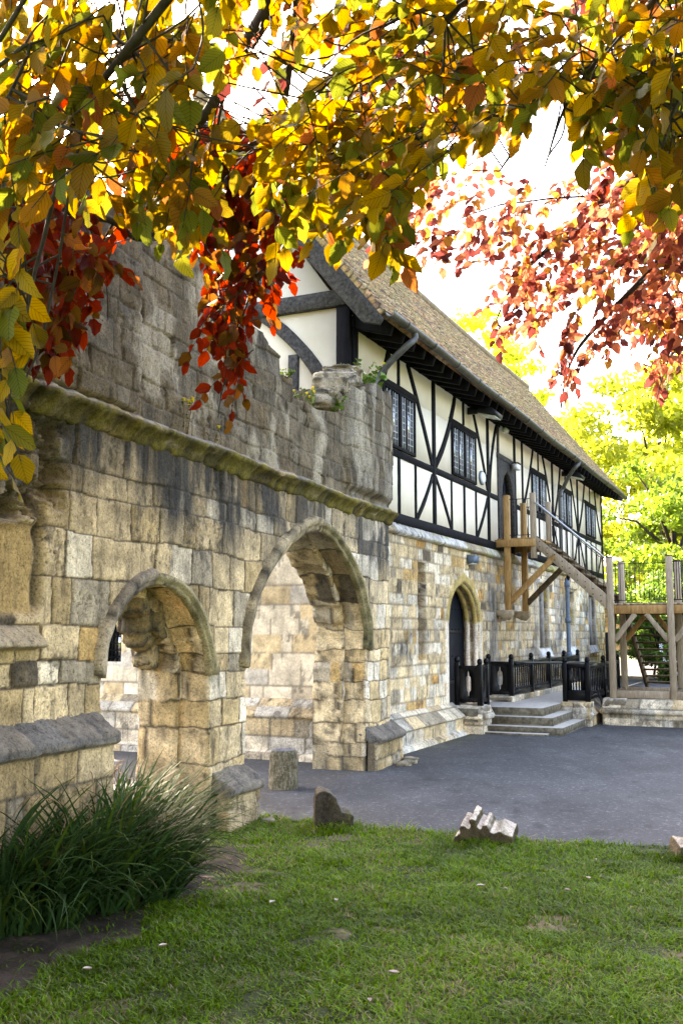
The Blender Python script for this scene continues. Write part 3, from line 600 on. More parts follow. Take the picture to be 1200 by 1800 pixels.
for (a, b) in WN:
    c_ = (a + b) / 2; ft('window_head', [(a - .1, 5.13), (b + .12, 5.13)], .10, d=.06); ft('stud', [(c_, 5.18), (c_, 5.6)], .10); ft('stud', [(c_, 3.3), (c_, 4.11)], .10)
    fm = MB()
    for x0, x1, z0, z1 in ((a, a + .07, WZ[0], WZ[1]), (b - .07, b, WZ[0], WZ[1]), (a + .07, b - .07, WZ[0], WZ[0] + .05), (a + .07, b - .07, WZ[1] - .04, WZ[1])): fm.box(HF, x0, x1, z0, z1, -.06, .035, .006)
    w_ = fm.build('window', M['black'], hall)
    L4 = np.linspace(a + .07, b - .07, 5)
    for k in (1, 2, 3): mm = MB(); hw = .05 if k == 2 else .04; mm.box(HF, L4[k] - hw, L4[k] + hw, WZ[0] + .05, WZ[1] - .04, -.05, .045 if k == 2 else .022, .006); mm.build('mullion', M['black'], w_)
    for k in range(4):
        x0 = L4[k] + (.04 if k else 0); x1 = L4[k + 1] - (.04 if k < 3 else 0); rr = np.random.RandomState(int(a * 9 + k)); tl = rr.uniform(-.005, .005, 2)
        g_ = MB(); V = HF(np.array([x0, x1, x1, x0]), np.array([WZ[0] + .05, WZ[0] + .05, WZ[1] - .04, WZ[1] - .04]), np.array([.006 + tl[0], .006 - tl[0], .006 + tl[1], .006 - tl[1]]))
        V2 = V - HF.n * .008; g_.add(np.concatenate([V, V2]), [[0, 1, 2, 3], [7, 6, 5, 4], [0, 4, 5, 1], [1, 5, 6, 2], [2, 6, 7, 3], [3, 7, 4, 0]]); g_.build('pane', M['glass'], w_)
        l_ = MB(); nn = 2
        for j in range(1, nn): x = x0 + (x1 - x0) * j / nn; l_.box(HF, x - .005, x + .005, WZ[0] + .05, WZ[1] - .04, -.004, .018)
        for x in (x0 + .006, x1 - .012): l_.box(HF, x, x + .007, WZ[0] + .05, WZ[1] - .04, -.004, .018)
        for j in range(1, 8): z = WZ[0] + .05 + (WZ[1] - WZ[0] - .09) * j / 8; l_.box(HF, x0, x1, z - .005, z + .005, -.003, .0175)
        l_.build('lead_lattice', M['lead'], w_)
for x in (2.33, 4.03, 5.40, 9.42, 10.85, 12.28, 13.62, 15.4, 16.85): ft('stud', [(x, 3.3), (x, 4.11)], .08)
for (a, b, bu, w) in (((2.01, 5.60), (3.09, 4.22), .03, .12), ((4.27, 5.6), (3.25, 4.25), .10, .14), ((5.24, 5.6), (6.13, 4.25), .04, .11), ((6.83, 5.6), (6.28, 4.22), -.1, .11), ((1.28, 5.60), (.25, 4.55), .16, .16),
                      ((9.69, 5.6), (8.8, 4.25), .06, .10), ((10.57, 5.6), (11.44, 4.25), .04, .11), ((12.4, 5.6), (11.62, 4.25), .08, .11), ((13.5, 5.6), (14.34, 4.25), .05, .11), ((15.4, 5.6), (14.5, 4.25), .08, .12), ((16.84, 5.6), (17.86, 4.2), -.16, .12)):
    ft('brace', [a, b], w, bu, d=.05)
for (a, b, bu) in (((3.09, 4.05), (2.38, 3.3), .03), ((3.25, 4.05), (4.0, 3.3), .03), ((6.12, 4.05), (5.45, 3.3), .03), ((11.44, 4.05), (10.88, 3.3), .03), ((11.6, 4.05), (12.2, 3.3), .03), ((14.35, 4.05), (13.75, 3.3), .03), ((14.5, 4.05), (15.2, 3.3), .03), ((17.8, 4.05), (17.1, 3.3), .03), ((8.8, 4.05), (9.3, 3.3), .03)):
    ft('brace', [a, b], .10, bu, d=.042)
# upper door
ft('door_lintel', [(6.8, 5.0), (8.2, 5.0)], .11, d=.08, mt='greyoak')
m = MB(); m.box(HF, 6.94, 8.04, 3.16, 4.95, -.16, -.10); ud = m.build('door', M['door'], hall)
m = MB(); [m.box(HF, 7.0 + k * .2, 7.012 + k * .2, 3.2, 4.8, -.10, -.088) for k in range(6)]; [m.box(HF, 7.0, 8.0, z, z + .06, -.088, -.075) for z in (3.5, 4.3)]; m.build('door_strap', M['black'], ud)
m = MB(); m.prism(HF, [(6.94, 3.16), (7.05, 3.16), (7.05, 4.1), (7.09, 4.38), (7.25, 4.64), (7.49, 4.78), (7.49, 4.945), (6.94, 4.945)], -.1, .03, .01); m.build('arched_frame', M['greyoak'], hall)
m = MB(); m.prism(HF, [(8.04, 3.16), (8.04, 4.945), (7.495, 4.945), (7.495, 4.78), (7.73, 4.64), (7.89, 4.38), (7.93, 4.1), (7.93, 3.16)], -.1, .03, .01); m.build('arched_frame', M['greyoak'], hall)
# gable timbers  (u is negative going left)
def gt(name, pts, w, bulge=0, d=.05, mt='greyoak'):
    sd[0] += 1; return tim(name, HG, pts, w, d, bulge, mt, sd[0])
gt('corner_post', [(-.1, 3.2), (-.1, 5.95)], .20, d=.06, mt='black'); gt('corner_post', [(-4.3, 3.2), (-4.3, 5.95)], .2, d=.06)
gt('tie_beam', [(-4.35, 5.98), (-.02, 5.98)], .22, d=.10)
gt('post', [(-.84, 3.2), (-.84, 5.3)], .15)
for x in (-2.2, -3.55): gt('post', [(x, 3.2), (x, 5.88)], .13)
gt('brace', [(-1.32, 5.9), (-.34, 4.8)], .17, .09, d=.065); gt('brace', [(-2.95, 5.88), (-4.1, 4.5)], .16, .12, d=.065)
for x in (-1.2, -1.7, -2.2, -2.7, -3.2): gt('stud', [(x, 6.09), (x, min(rz - .75, 5.7 + (2.2 - abs(x + 2.2)) * 1.5))], .12)
gt('collar_beam', [(-3.3, 7.35), (-1.1, 7.35)], .16, d=.08); gt('rafter', [(-.12, 6.1), (-2.18, 8.9)], .2, .0, d=.07); gt('rafter', [(-4.28, 6.1), (-2.22, 8.9)], .2, .0, d=.07); gt('gable_sill', [(-4.4, 3.24), (-.02, 3.24)], .15, d=.07)
m = MB()
for k in range(9): m.box(HG, -1.62, -1.32, 6.28 + k * .045, 6.305 + k * .045, .0, .05)
m.box(HG, -1.66, -1.62, 6.24, 6.72, 0, .07); m.box(HG, -1.32, -1.28, 6.24, 6.72, 0, .07); m.box(HG, -1.62, -1.32, 6.68, 6.72, 0, .07); m.box(HG, -1.62, -1.32, 6.24, 6.28, 0, .07)
m.build('louvre_vent', M['bluepipe'], hall)
# roof
EW, EZ = .62, 5.62; RL = math.hypot(2.2 + EW, rz - EZ); rv = (Hn * -(2.2 + EW) + np.array([0, 0, rz - EZ])) / RL
S0, S1 = -.38, LH + .25
class RoofF(Frame):
    def __call__(s, u, v, d=0.0):
        P = Frame.__call__(s, u, v, d); sag = -.10 * np.sin(np.clip((np.asarray(u) + .4) / 18.5, 0, 1) * np.pi) * np.clip(np.asarray(v) / RL, 0, 1) + .03 * (fbm(np.asarray(u) * .7, np.asarray(v) * .9, 55, 3) - .5)
        P[..., 2] += sag; return P
RO = RoofF(H(0, EW, EZ), Hd, rv); RO.n = np.cross(RO.u, RO.v)
bv_ = (Hn * (2.2 + EW) + np.array([0, 0, rz - EZ])) / RL
RK = Frame(H(0, -4.4 - EW, EZ), -Hd, bv_)
sT = Stones(51, S0 - .2, S1 + .2, -.01, RL + .2, (.095, .105), (.13, .17), warp=.006)
def tile_field(sT):
    def f(U, V):
        d, R = sT.look(U, V); z = V + 0; ci = np.clip(np.searchsorted(sT.zs, z) - 1, 0, len(sT.zs) - 2); t = (z - sT.zs[ci]) / (sT.zs[ci + 1] - sT.zs[ci])
        n = fbm(U * 2, V * 2, 52, 5); n2 = fbm(U * 24, V * 24, 53, 3)
        pal = np.array([(.34, .17, .075), (.42, .24, .10), (.26, .165, .085), (.42, .30, .15), (.19, .115, .07)]); c = pal[(R[..., 0] * 4.99).astype(int)] * (.7 + .6 * R[..., 1])[..., None]
        moss = sm(.42, .62, n + .25 * (n2 - .5)); c = mixc(c, LIN(.27, .20, .07) * (.3 + 1.4 * n2)[..., None], .7 * moss)
        lich = sm(.62, .75, n2) * (R[..., 3] > .5); c = mixc(c, LIN(.42, .34, .22), .4 * lich)
        j = 1 - sm(.004, .014, d); c = c * (1 - .85 * j)[..., None]
        h = .03 * (1 - t) + .018 * (R[..., 4] - .5) - .012 * j + .012 * (n2 - .5) + .015 * moss * n2
        return h, c
    return f
sheet('roof', RO, S0, S1, 0, RL, .034, tile_field(sT), T=.09, back=True, mat_='tile', parent=hall, revK=2, revn=.002, resz=.022)
sheet('roof', RK, -S1, -S0, 0, RL, .12, tile_field(Stones(52, -S1, -S0, -.01, RL + .2, (.2, .22), (.3, .4))), T=.09, back=True, mat_='tile', parent=hall, revK=1, revn=.001)
m = MB(); m.tube([H(s, -2.2, rz + .03 - .10 * math.sin(np.clip((s + .4) / 18.5, 0, 1) * math.pi)) for s in np.linspace(S0, S1, 40)], .10, 8); m.build('ridge_tiles', m_noise('ridge_clay', (.16, .12, .07), (.3, .22, .13), 6), hall)
# barge boards on the near and far gables
def bargef(s, sgn, nm):
    f = Frame(H(s, -2.2, 0), Hn * 1.0); f.n = -Hd
    sl2 = (rz - EZ) / (2.2 + EW); a = (sgn * (2.2 + EW - .02), EZ - .10); b = (0, rz - .10)
    nrm = np.array([sl2 * 1.0, 1.0]) / math.hypot(sl2, 1); m = MB(); wd = .30
    pts = [(a[0], a[1]), (b[0], b[1]), (b[0], b[1] - wd * 1.55), (a[0] - sgn * wd * .95, a[1] - .02), (a[0] - sgn * .06, a[1] - .08)]
    m.prism(f, pts, -.03, .03, .008); return m.build(nm, M['greyoak'], hall)
for sg in (1, -1): bargef(S0 + .02, sg, 'barge_board')
for sg in (1, -1): bargef(S1 - .02, sg, 'barge_board')
# dark boarded eaves with rafter feet
m = MB(); f = Frame(H(0, 0, 0), Hd)
m.add(np.concatenate([f(np.array([S0 + .05, S1 - .05, S1 - .05, S0 + .05]), np.array([5.62, 5.62, 6.02, 6.02]), np.array([.56, .56, 0., 0.])), f(np.array([S0 + .05, S1 - .05, S1 - .05, S0 + .05]), np.array([5.645, 5.645, 6.045, 6.045]), np.array([.56, .56, .0, .0]))]),
      [[0, 1, 2, 3], [7, 6, 5, 4], [0, 4, 5, 1], [3, 2, 6, 7], [0, 3, 7, 4], [1, 5, 6, 2]]); m.build('eaves_board', M['black'], hall)
for k in range(44):
    s = .1 + k * .41; fr_ = Frame(H(s, 0, 0), Hn, (0, 0, 1)); m = MB(); m.prism(fr_, [(.0, 5.58), (.50, 5.44), (.56, 5.60), (.0, 5.98)], -.05, .05, .006); m.build('rafter_foot', M['black'], hall)
# gutter
m = MB(); gs = np.linspace(S0 + .03, S1 - .1, 60); V = []; 
ang = np.linspace(math.pi, 2 * math.pi, 9)
for s in gs:
    z = 5.60 - .0032 * (s) + .012 * math.sin(s * 1.3); w = EW + .06
    V += [H(s, w + .065 * math.cos(a), z + .065 * math.sin(a)) for a in ang] + [H(s, w + .055 * math.cos(a), z + .055 * math.sin(a) + .002) for a in ang[::-1]]
K = 18; fs = [[i * K + j, i * K + (j + 1) % K, (i + 1) * K + (j + 1) % K, (i + 1) * K + j] for i in range(len(gs) - 1) for j in range(K)]; fs += [list(range(K)), [(len(gs) - 1) * K + j for j in range(K)][::-1]]
m.add(V, fs); gu = m.build('gutter', M['gutter'], hall, smooth=True)
for s in np.arange(.2, 17.6, 1.05):
    m = MB(); w = EW + .06; z = 5.60 - .0032 * s; pp = [(w + .075 * math.cos(a), z + .075 * math.sin(a)) for a in ang] + [(w + .06 * math.cos(a), z + .06 * math.sin(a)) for a in ang[::-1]]
    fr_ = Frame(H(s, 0, 0), Hn, (0, 0, 1)); m.prism(fr_, pp, -.03, .03); m.build('gutter_joint', M['gutter'], gu)
def pipe(pts, r, mt, name='downpipe', k=10):
    P = catmull(pts, 5); P = [np.array(p) for p in P]; m = MB(); m.tube(P, r, k); return m.build(name, M[mt], hall, smooth=True)
for s0_, s1_, nm in ((.52, .38, 'pipe'), (11.3, 11.75, 'pipe')):
    pipe([H(s0_, EW + .06, 5.56), H(s0_, EW + .06, 5.48), H(s0_ - .1, EW - .02, 5.36), H((s0_ + s1_) / 2, .38, 5.2), H(s1_ + .08, .2, 5.02), H(s1_, .13, 4.88)], .045, nm)
    pipe([H(s1_, .13, 4.9), H(s1_, .13, 4.0), H(s1_, .13, 3.36)], .045, nm)
    for z in (4.84, 4.1): m = MB(); m.tube([H(s1_, .13, z - .05), H(s1_, .13, z + .05)], .06, 10); m.build('pipe_collar', M['pipe'], hall)
pipe([H(11.75, .13, 3.4), H(11.8, .16, 3.22), H(12.05, .22, 3.02), H(12.1, .18, 2.85)], .045, 'black'); pipe([H(12.1, .17, 2.9), H(12.1, .17, 2.0), H(12.1, .17, .45)], .05, 'bluepipe')
for z in (2.75, 1.9, 1.1): m = MB(); m.tube([H(12.1, .17, z - .06), H(12.1, .17, z + .06)], .068, 10); m.build('pipe_collar', M['bluepipe'], hall)
# lamps and small fittings on the hall: each lifts away
def flood(s, w, z, lab):
    t = thing('floodlight', lab, 'floodlight', tuple(H(s, w, z)), 'floodlights under the eaves')
    m = MB(); fr_ = Frame(H(s, 0, 0), Hn); m.prism(fr_, [(w - .2, z + .03), (w + .12, z - .05), (w + .14, z + .02), (w + .05, z + .10), (w - .18, z + .12)], -.22, .22, .01); m.build('housing', M['iron'], t)
    m = MB(); m.prism(fr_, [(w - .19, z + .025), (w + .11, z - .055), (w + .105, z - .065), (w - .195, z + .012)], -.19, .19); m.build('lens', M['lens'], t)
    m = MB(); m.box(HF, s - .03, s + .03, z + .05, z + .17, .02, w - .1); m.build('bracket', M['iron'], t)
flood(4.95, .45, 5.36, 'black floodlight under the eaves above the second upstairs window from the near corner'); flood(12.55, .4, 5.36, 'black floodlight under the eaves near the bent downpipe at the far end of the hall')
t = thing('bulkhead_lamp', 'small pale lamp fixed under the eaves, above the plaster left of the upper door', 'lamp', tuple(H(6.98, .1, 5.55)))
m = MB(); m.tube([H(6.9, .12, 5.50), H(6.92, .14, 5.50), H(7.06, .14, 5.5), H(7.08, .12, 5.5)], [.03, .055, .055, .03], 10); m.build('globe', M['lens'], t, True); m = MB(); m.box(HF, 6.88, 7.1, 5.49, 5.58, .06, .085, .006); m.build('back_plate', M['white'], t)
t = thing('alarm_box', 'round white alarm disc on the plaster right of the second upstairs window', 'alarm', tuple(H(5.75, 0, 4.35)))
m = MB(); m.prism(HF, [(5.75 + .13 * math.cos(a), 4.4 + .11 * math.sin(a)) for a in np.linspace(0, 2 * math.pi, 20)[:-1]], 0.002, .06, .015); m.build('cover', M['white'], t); m = MB(); m.prism(HF, [(5.75 + .15 * math.cos(a), 4.4 + .13 * math.sin(a)) for a in np.linspace(0, 2 * math.pi, 20)[:-1]], -.01, .03); m.build('back_plate', M['bluepipe'], t)
t = thing('wall_lamp', 'small dark box lamp on the stone wall above the arched ground floor door', 'wall lamp', tuple(H(4.95, 0, 2.82)))
m = MB(); fr_ = Frame(H(4.95, 0, 0), Hn); m.prism(fr_, [(0.01, 2.78), (.12, 2.80), (.15, 2.92), (.01, 2.94)], -.14, .14, .008); m.build('housing', M['bluepipe'], t); m = MB(); m.prism(fr_, [(0.02, 2.765), (.11, 2.785), (.11, 2.795), (.02, 2.778)], -.12, .12); m.build('lens', M['lens'], t)
t = thing('entrance_lamp', 'small white lamp on the lintel of the arched upper door', 'lamp', tuple(H(7.75, 0, 4.9)))
m = MB(); m.box(HF, 7.62, 7.86, 4.84, 4.95, .09, .20, .01); m.build('housing', M['white'], t); m = MB(); m.box(HF, 7.6, 7.88, 4.95, 4.97, .08, .22, .004); m.build('lamp_cap', M['iron'], t)
t = thing('notice_board', 'small black framed notice on the stone wall at the far end of the railings', 'notice board', tuple(H(15.8, .4, .45)))
m = MB(); m.box(HF, 15.5, 15.58, .45, 1.62, .42, .5, .006); m.box(HF, 16.12, 16.2, .45, 1.62, .42, .5, .006); m.box(HF, 15.58, 16.12, 1.55, 1.62, .42, .5, .006); m.box(HF, 15.58, 16.12, 1.0, 1.07, .42, .5, .006); m.build('frame', M['iron'], t); m = MB(); m.box(HF, 15.58, 16.12, 1.07, 1.55, .44, .46); m.build('notice', M['white'], t)

# ------------------------------------------------------------------ oak staircase climbing to the upper door
st = thing('oak_staircase', 'oak staircase with two landings and thin metal rails rising to the upper door', 'staircase', tuple(H(6.65, 2.05, .46)))
WF = Frame(H(6.65, 0, 0), Hn)    # u = outwards from the wall, v = up, n = -along (towards camera)
WL = lambda s: Frame(H(s, 0, 0), Hn)
def post(s, w, z0, z1, mt='paleoak', r=.055, name='post', cap=True):
    m = MB(); m.prism(Frame(H(s, w, 0), Hd, Hn), [(-r, -r), (r, -r), (r, r), (-r, r)], 0, 0) if False else None
    m = MB(); f = WL(s); m.box(f, w - r, w + r, z0, z1, -r, r, .008); o = m.build(name, M[mt], st)
    if cap: c_ = MB(); c_.box(f, w - r - .004, w + r + .004, z1, z1 + .014, -r - .004, r + .004); c_.build('post_cap', M['iron'], o)
    return o
SA, SB = 6.66, 7.92
UZ, LZ = 3.34, 2.13
post(SA, .22, 2.03, 4.18, 'oak', cap=False); post(SB, .22, 2.0, 4.18, 'oak', cap=False); post(SA, .72, 2.98, 4.2, 'paleoak', .05, cap=False); post(SB, .72, 3.0, 4.18, 'paleoak', .05, cap=False)
W1, W2, W3 = 2.08, 3.10, 4.3
for w in (W1, W2, W3): post(SA, w, .46, LZ + .82); post(SB, w, .46, LZ + .82)
m = MB()
for k in range(11): s = SA + .02 + k * .112; m.prism(WL(s + .05), [(.02, UZ), (.78, UZ), (.78, UZ + .03), (.02, UZ + .03)], -.052, .052, .004)
m.build('upper_deck', M['oak'], st)
for s in (SA, SB): m = MB(); m.prism(WL(s - .06 if s == SA else s + .06), [(.0, UZ - .14), (.76, UZ - .14), (.76, UZ - .005), (.0, UZ - .005)], -.03, .03, .006); m.build('joist', M['oak'], st)
m = MB(); m.box(HF, SA, SB, UZ - .14, UZ - .01, .66, .70); m.build('joist', M['darkoak'], st)
# corbels under the wall posts
for s in (SA, SB):
    m = MB(); m.prism(WL(s), [(-.05, 1.95), (.13, 1.86), (.22, 1.84), (.30, 1.92), (.31, 2.03), (-.05, 2.03)], -.07, .07, .02); m.build('corbel', m_noise('corbel_stone', (.22, .16, .09), (.42, .32, .2), 14), st)
# braces from the wall posts up to the stringers
for s in (SA, SB):
    m = MB(); m.prism(WL(s), stroke([(.26, 2.18), (1.12, 3.02)], .10), -.035, .035, .006); m.build('brace', M['oak'] if s == SA else M['darkoak'], st)
# stringers of the upper flight and its treads
sx0, sx1 = .76, W1 - .05
for s, mt in ((SA - .005, 'paleoak'), (SB + .005, 'darkoak')):
    m = MB(); m.prism(WL(s), [(sx0, UZ - .16), (sx1, LZ - .12), (sx1, LZ + .15), (sx0, UZ + .06)], -.03, .03, .008); so_ = m.build('stringer', M[mt], st)
    if mt == 'paleoak':
        for k in range(9):
            x = sx0 + .08 + k * .135; z = UZ - .02 - (x - sx0) / (sx1 - sx0) * (UZ - LZ - .02); b_ = MB()
            for q in (.05, -.05): b_.box(WL(s), x - .009, x + .009, z + q - .02, z + q - .002, .028, .036)
            b_.build('bolt', M['iron'], so_)
for k in range(6):
    w = sx0 + (k + .5) * (sx1 - sx0) / 6; z = UZ - (k + 1) * (UZ - LZ) / 7; m = MB(); m.prism(WL((SA + SB) / 2), [(w - .12, z), (w + .12, z), (w + .12, z + .04), (w - .12, z + .04)], -.6, .6, .004); m.build('tread', M['darkoak'], st)
# lower landing
m = MB()
for k in range(20): w = W1 + .055 + k * .113; m.prism(HF, [(SA - .02, LZ - .035), (SB + .02, LZ - .035), (SB + .02, LZ), (SA - .02, LZ)], w - .053, w + .053, .004)
m.build('lower_deck', M['paleoak'], st)
for s in (SA, SB):
    for a, b in ((W1 + .055, W2 - .055), (W2 + .055, W3 - .055)):
        m = MB(); m.prism(WL(s), [(a, LZ - .19), (b, LZ - .19), (b, LZ - .04), (a, LZ - .04)], -.03, .03, .006); m.build('beam', M['oak'] if s == SA else M['darkoak'], st)
        for x0, x1 in ((a, a + .36), (b, b - .36)): m = MB(); m.prism(WL(s), stroke([(x0, LZ - .66), (x1, LZ - .19)], .085), -.025, .025, .005); m.build('knee_brace', M['paleoak'] if s == SA else M['oak'], st)
        m = MB(); m.prism(WL(s), [(a, .47), (b, .47), (b, .60), (a, .60)], -.03, .03, .006); m.build('ground_beam', M['paleoak'], st)
for w in (W1, W2):
    m = MB(); m.prism(HF, [(SA + .06, .47), (SB - .06, .47), (SB - .06, .59), (SA + .06, .59)], w - .03, w + .03, .006); m.build('ground_beam', M['darkoak'], st)
    m = MB(); m.prism(HF, [(SA + .06, LZ - .18), (SB - .06, LZ - .18), (SB - .06, LZ - .04), (SA + .06, LZ - .04)], w - .03, w + .03, .006); m.build('beam', M['darkoak'], st)
    m = MB(); m.prism(HF, stroke([(SA + .06, LZ - .75), (SA + .5, LZ - .2)], .085), w - .02, w + .02, .005); m.build('knee_brace', M['darkoak'], st)
# the lower flight goes down behind the landing
NT = 11; RUN = 2.45
for w in (W1 + .06, W2 + .45):
    m = MB(); m.prism(HF, [(SB + .03, LZ - .22), (SB + .03 + RUN, .45), (SB + .2 + RUN, .45), (SB + .2 + RUN, .60), (SB + .03, LZ - .01)], w - .025, w + .025, .006); m.build('stringer', M['darkoak'], st)
for k in range(NT):
    s = SB + .1 + (k + .5) * RUN / NT; z = LZ - (k + 1) * (LZ - .46) / (NT + 1); m = MB(); m.prism(WL(s), [(W1 + .085, z - .035), (W2 + .425, z - .035), (W2 + .425, z), (W1 + .085, z)], -.11, .11, .004); m.build('tread', M['darkoak'], st)
# thin iron rods and rails
def rods(p, q, n, zb, zt, name='rod_panel', r=.0055):
    for k in range(n):
        t = (k + .5) / n; m = MB(); s = p[0] + (q[0] - p[0]) * t; w = p[1] + (q[1] - p[1]) * t; z0 = zb[0] + (zb[1] - zb[0]) * t; z1 = zt[0] + (zt[1] - zt[0]) * t
        m.tube([H(s, w, z0), H(s, w, z1)], r, 6); m.build('rod', M['iron'], st)
    for z in (zb, zt): m = MB(); m.tube([H(p[0], p[1], z[0]), H(q[0], q[1], z[1])], r * 1.35, 6); m.build('thin_rail', M['iron'], st)
rods((SA, .27), (SA, .67), 4, (UZ + .08, UZ + .08), (4.1, 4.1)); rods((SB, .27), (SB, .67), 4, (UZ + .08, UZ + .08), (4.1, 4.1))
for s in (SA, SB): rods((s, .78), (s, W1 - .06), 12, (UZ + .05, LZ + .12), (4.0, LZ + .74))
m = MB(); m.tube([H(SA - .03, .72, 4.02), H(SA - .05, .82, 3.98), H(SA - .05, W1 - .08, LZ + .82)], .018, 8); m.build('handrail', M['steel'], st, True)
for s in (SA, SB):
    rods((s, W1 + .06), (s, W2 - .06), 11, (LZ + .05, LZ + .05), (LZ + .70, LZ + .70)) if s == SA else rods((s, W1 + .06), (s, W1 + .3), 3, (LZ + .05, LZ + .05), (LZ + .70, LZ + .70))
    rods((s, W2 + .06), (s, W3 - .06), 26 if s == SA else 12, (LZ + .05, LZ + .05), (LZ + .72, LZ + .72), r=.008 if s == SA else .0055)

# ------------------------------------------------------------------ entrance steps, stone kerbs, railings
ent = thing('entrance_steps', 'worn stone steps and paved landing leading up to the arched ground floor door', 'steps', tuple(H(4.8, .9, 0)))
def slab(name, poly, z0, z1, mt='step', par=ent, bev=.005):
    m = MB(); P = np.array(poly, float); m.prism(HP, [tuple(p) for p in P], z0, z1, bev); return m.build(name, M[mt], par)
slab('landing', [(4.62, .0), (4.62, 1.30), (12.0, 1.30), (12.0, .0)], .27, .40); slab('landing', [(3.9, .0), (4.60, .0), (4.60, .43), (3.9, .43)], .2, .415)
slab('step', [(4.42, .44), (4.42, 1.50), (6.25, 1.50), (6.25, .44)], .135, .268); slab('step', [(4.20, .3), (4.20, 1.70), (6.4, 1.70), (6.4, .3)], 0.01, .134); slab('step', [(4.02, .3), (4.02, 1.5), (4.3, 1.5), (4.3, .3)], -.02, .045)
kr = thing('railing_kerb', 'pale stone kerb wall carrying the far black railing beside the ramp', 'kerb', tuple(H(8, 1.7, 0)))
def kerb(fr, u0, u1, zt, o, seed, par, prof=None):
    pr = prof or [(o, -.03), (o, zt * .42), (o + .03, zt * .46), (o + .03, zt * .5), (-.0, zt), (-.12, zt)]
    return pl(fr, u0, u1, pr, seed, 'wall', par, T=.1)
KF = Frame(H(0, 1.62, 0), Hd); kerb(KF, 5.98, 14.0, .42, .18, 61, kr)
KW = Frame(H(6.0, 0, 0), Hn); kerb(KW, 1.30, 1.80, .42, .02, 62, kr, [(.02, -.03), (.05, .2), (.0, .42), (-.3, .42)])
kr2 = thing('door_pedestal', 'low stone pedestal under the short black railing beside the door', 'pedestal', tuple(H(4.2, .2, 0)))
kerb(Frame(H(3.98, 0, 0), Hn), -.0, .50, .45, .05, 63, kr2, [(.05, -.03), (.05, .22), (.10, .25), (.0, .45), (-.35, .45)]); kerb(Frame(H(0, .46, 0), Hd), 3.98, 4.5, .45, .05, 64, kr2, [(.05, -.03), (.05, .22), (.10, .25), (.0, .45), (-.42, .45)])
kr3 = thing('ramp_kerb', 'low stone kerb under the long black railing running beside the hall wall', 'kerb', tuple(H(8, .5, .4)))
kerb(Frame(H(0, .48, 0), Hd), 5.82, 12.2, .50, .0, 65, kr3, [(.02, .39), (.02, .50), (-.5, .50)])
# a low weathered wall under the staircase
lw = thing('low_terrace_wall', 'low stone wall with a sloping coping under the oak staircase posts', 'low wall', tuple(H(6.5, 3, 0)))
lp = [(.0, -.03), (.0, .20), (.05, .22), (.05, .26), (-.08, .46), (-.4, .47)]
pl(Frame(H(6.42, 0, 0), Hn), 1.92, 6.5, lp, 66, 'wall', lw, T=.1); pl(Frame(H(0, 1.92, 0), -Hd), -9.2, -6.42, lp, 67, 'wall', lw, T=.1)
# black painted railings
def rpost(par, s, w, z0, z1, r=.04):
    m = MB(); f = WL(s); m.box(f, w - r, w + r, z0, z1 - .03, -r, r, .006); o = m.build('post', M['paint'], par)
    m = MB(); m.tube([H(s, w, z1 - .03), H(s, w, z1 - .01), H(s, w, z1 + .03), H(s, w, z1 + .055), H(s, w, z1 + .065)], [.032, .044, .044, .03, .008], 10); m.build('finial', M['paint'], o, True); return o
def lancet(cx, cz, w, h):
    pts = []
    for a in np.linspace(0, 2 * np.pi, 33)[:-1]:
        x = math.cos(a); y = math.sin(a); k = 1.0
        X = np.sign(x) * abs(x) ** .55 * w; Y = y * h * .62
        pts.append((cx + X * (1 if abs(Y) < h * .5 else .55), cz + Y + np.sign(y) * max(0, abs(y) - .93) * h * 3.2))
    return pts
def pierced(par, fr, u0, u1, z0, z1):
    cx, cz = (u0 + u1) / 2, (z0 + z1) / 2; hole = lancet(cx, cz, (u1 - u0) * .15, (z1 - z0) * .42); m = MB(); n = len(hole); out = []
    for (x, y) in hole:
        dx, dy = x - cx, (y - cz); k = min((u1 - u0) / 2 / max(abs(dx), 1e-6), (z1 - z0) / 2 / max(abs(dy), 1e-6)); out.append((cx + dx * k, cz + dy * k))
    hA = np.array(hole); oA = np.array(out); V = []
    for d in (.012, -.012):
        V.append(fr(oA[:, 0], oA[:, 1], np.full(n, d))); V.append(fr(hA[:, 0], hA[:, 1], np.full(n, d)))
    fs = []
    for i in range(n):
        j = (i + 1) % n; fs += [[i, j, n + j, n + i], [2 * n + j, 2 * n + i, 3 * n + i, 3 * n + j], [n + i, n + j, 3 * n + j, 3 * n + i]]
    m.add(np.concatenate(V), fs); m.box(fr, u0, u1, z1 - .05, z1, .013, .03, .004); m.box(fr, u0, u1, z0, z0 + .06, .013, .03, .004); return m.build('pierced_panel', M['paint'], par)
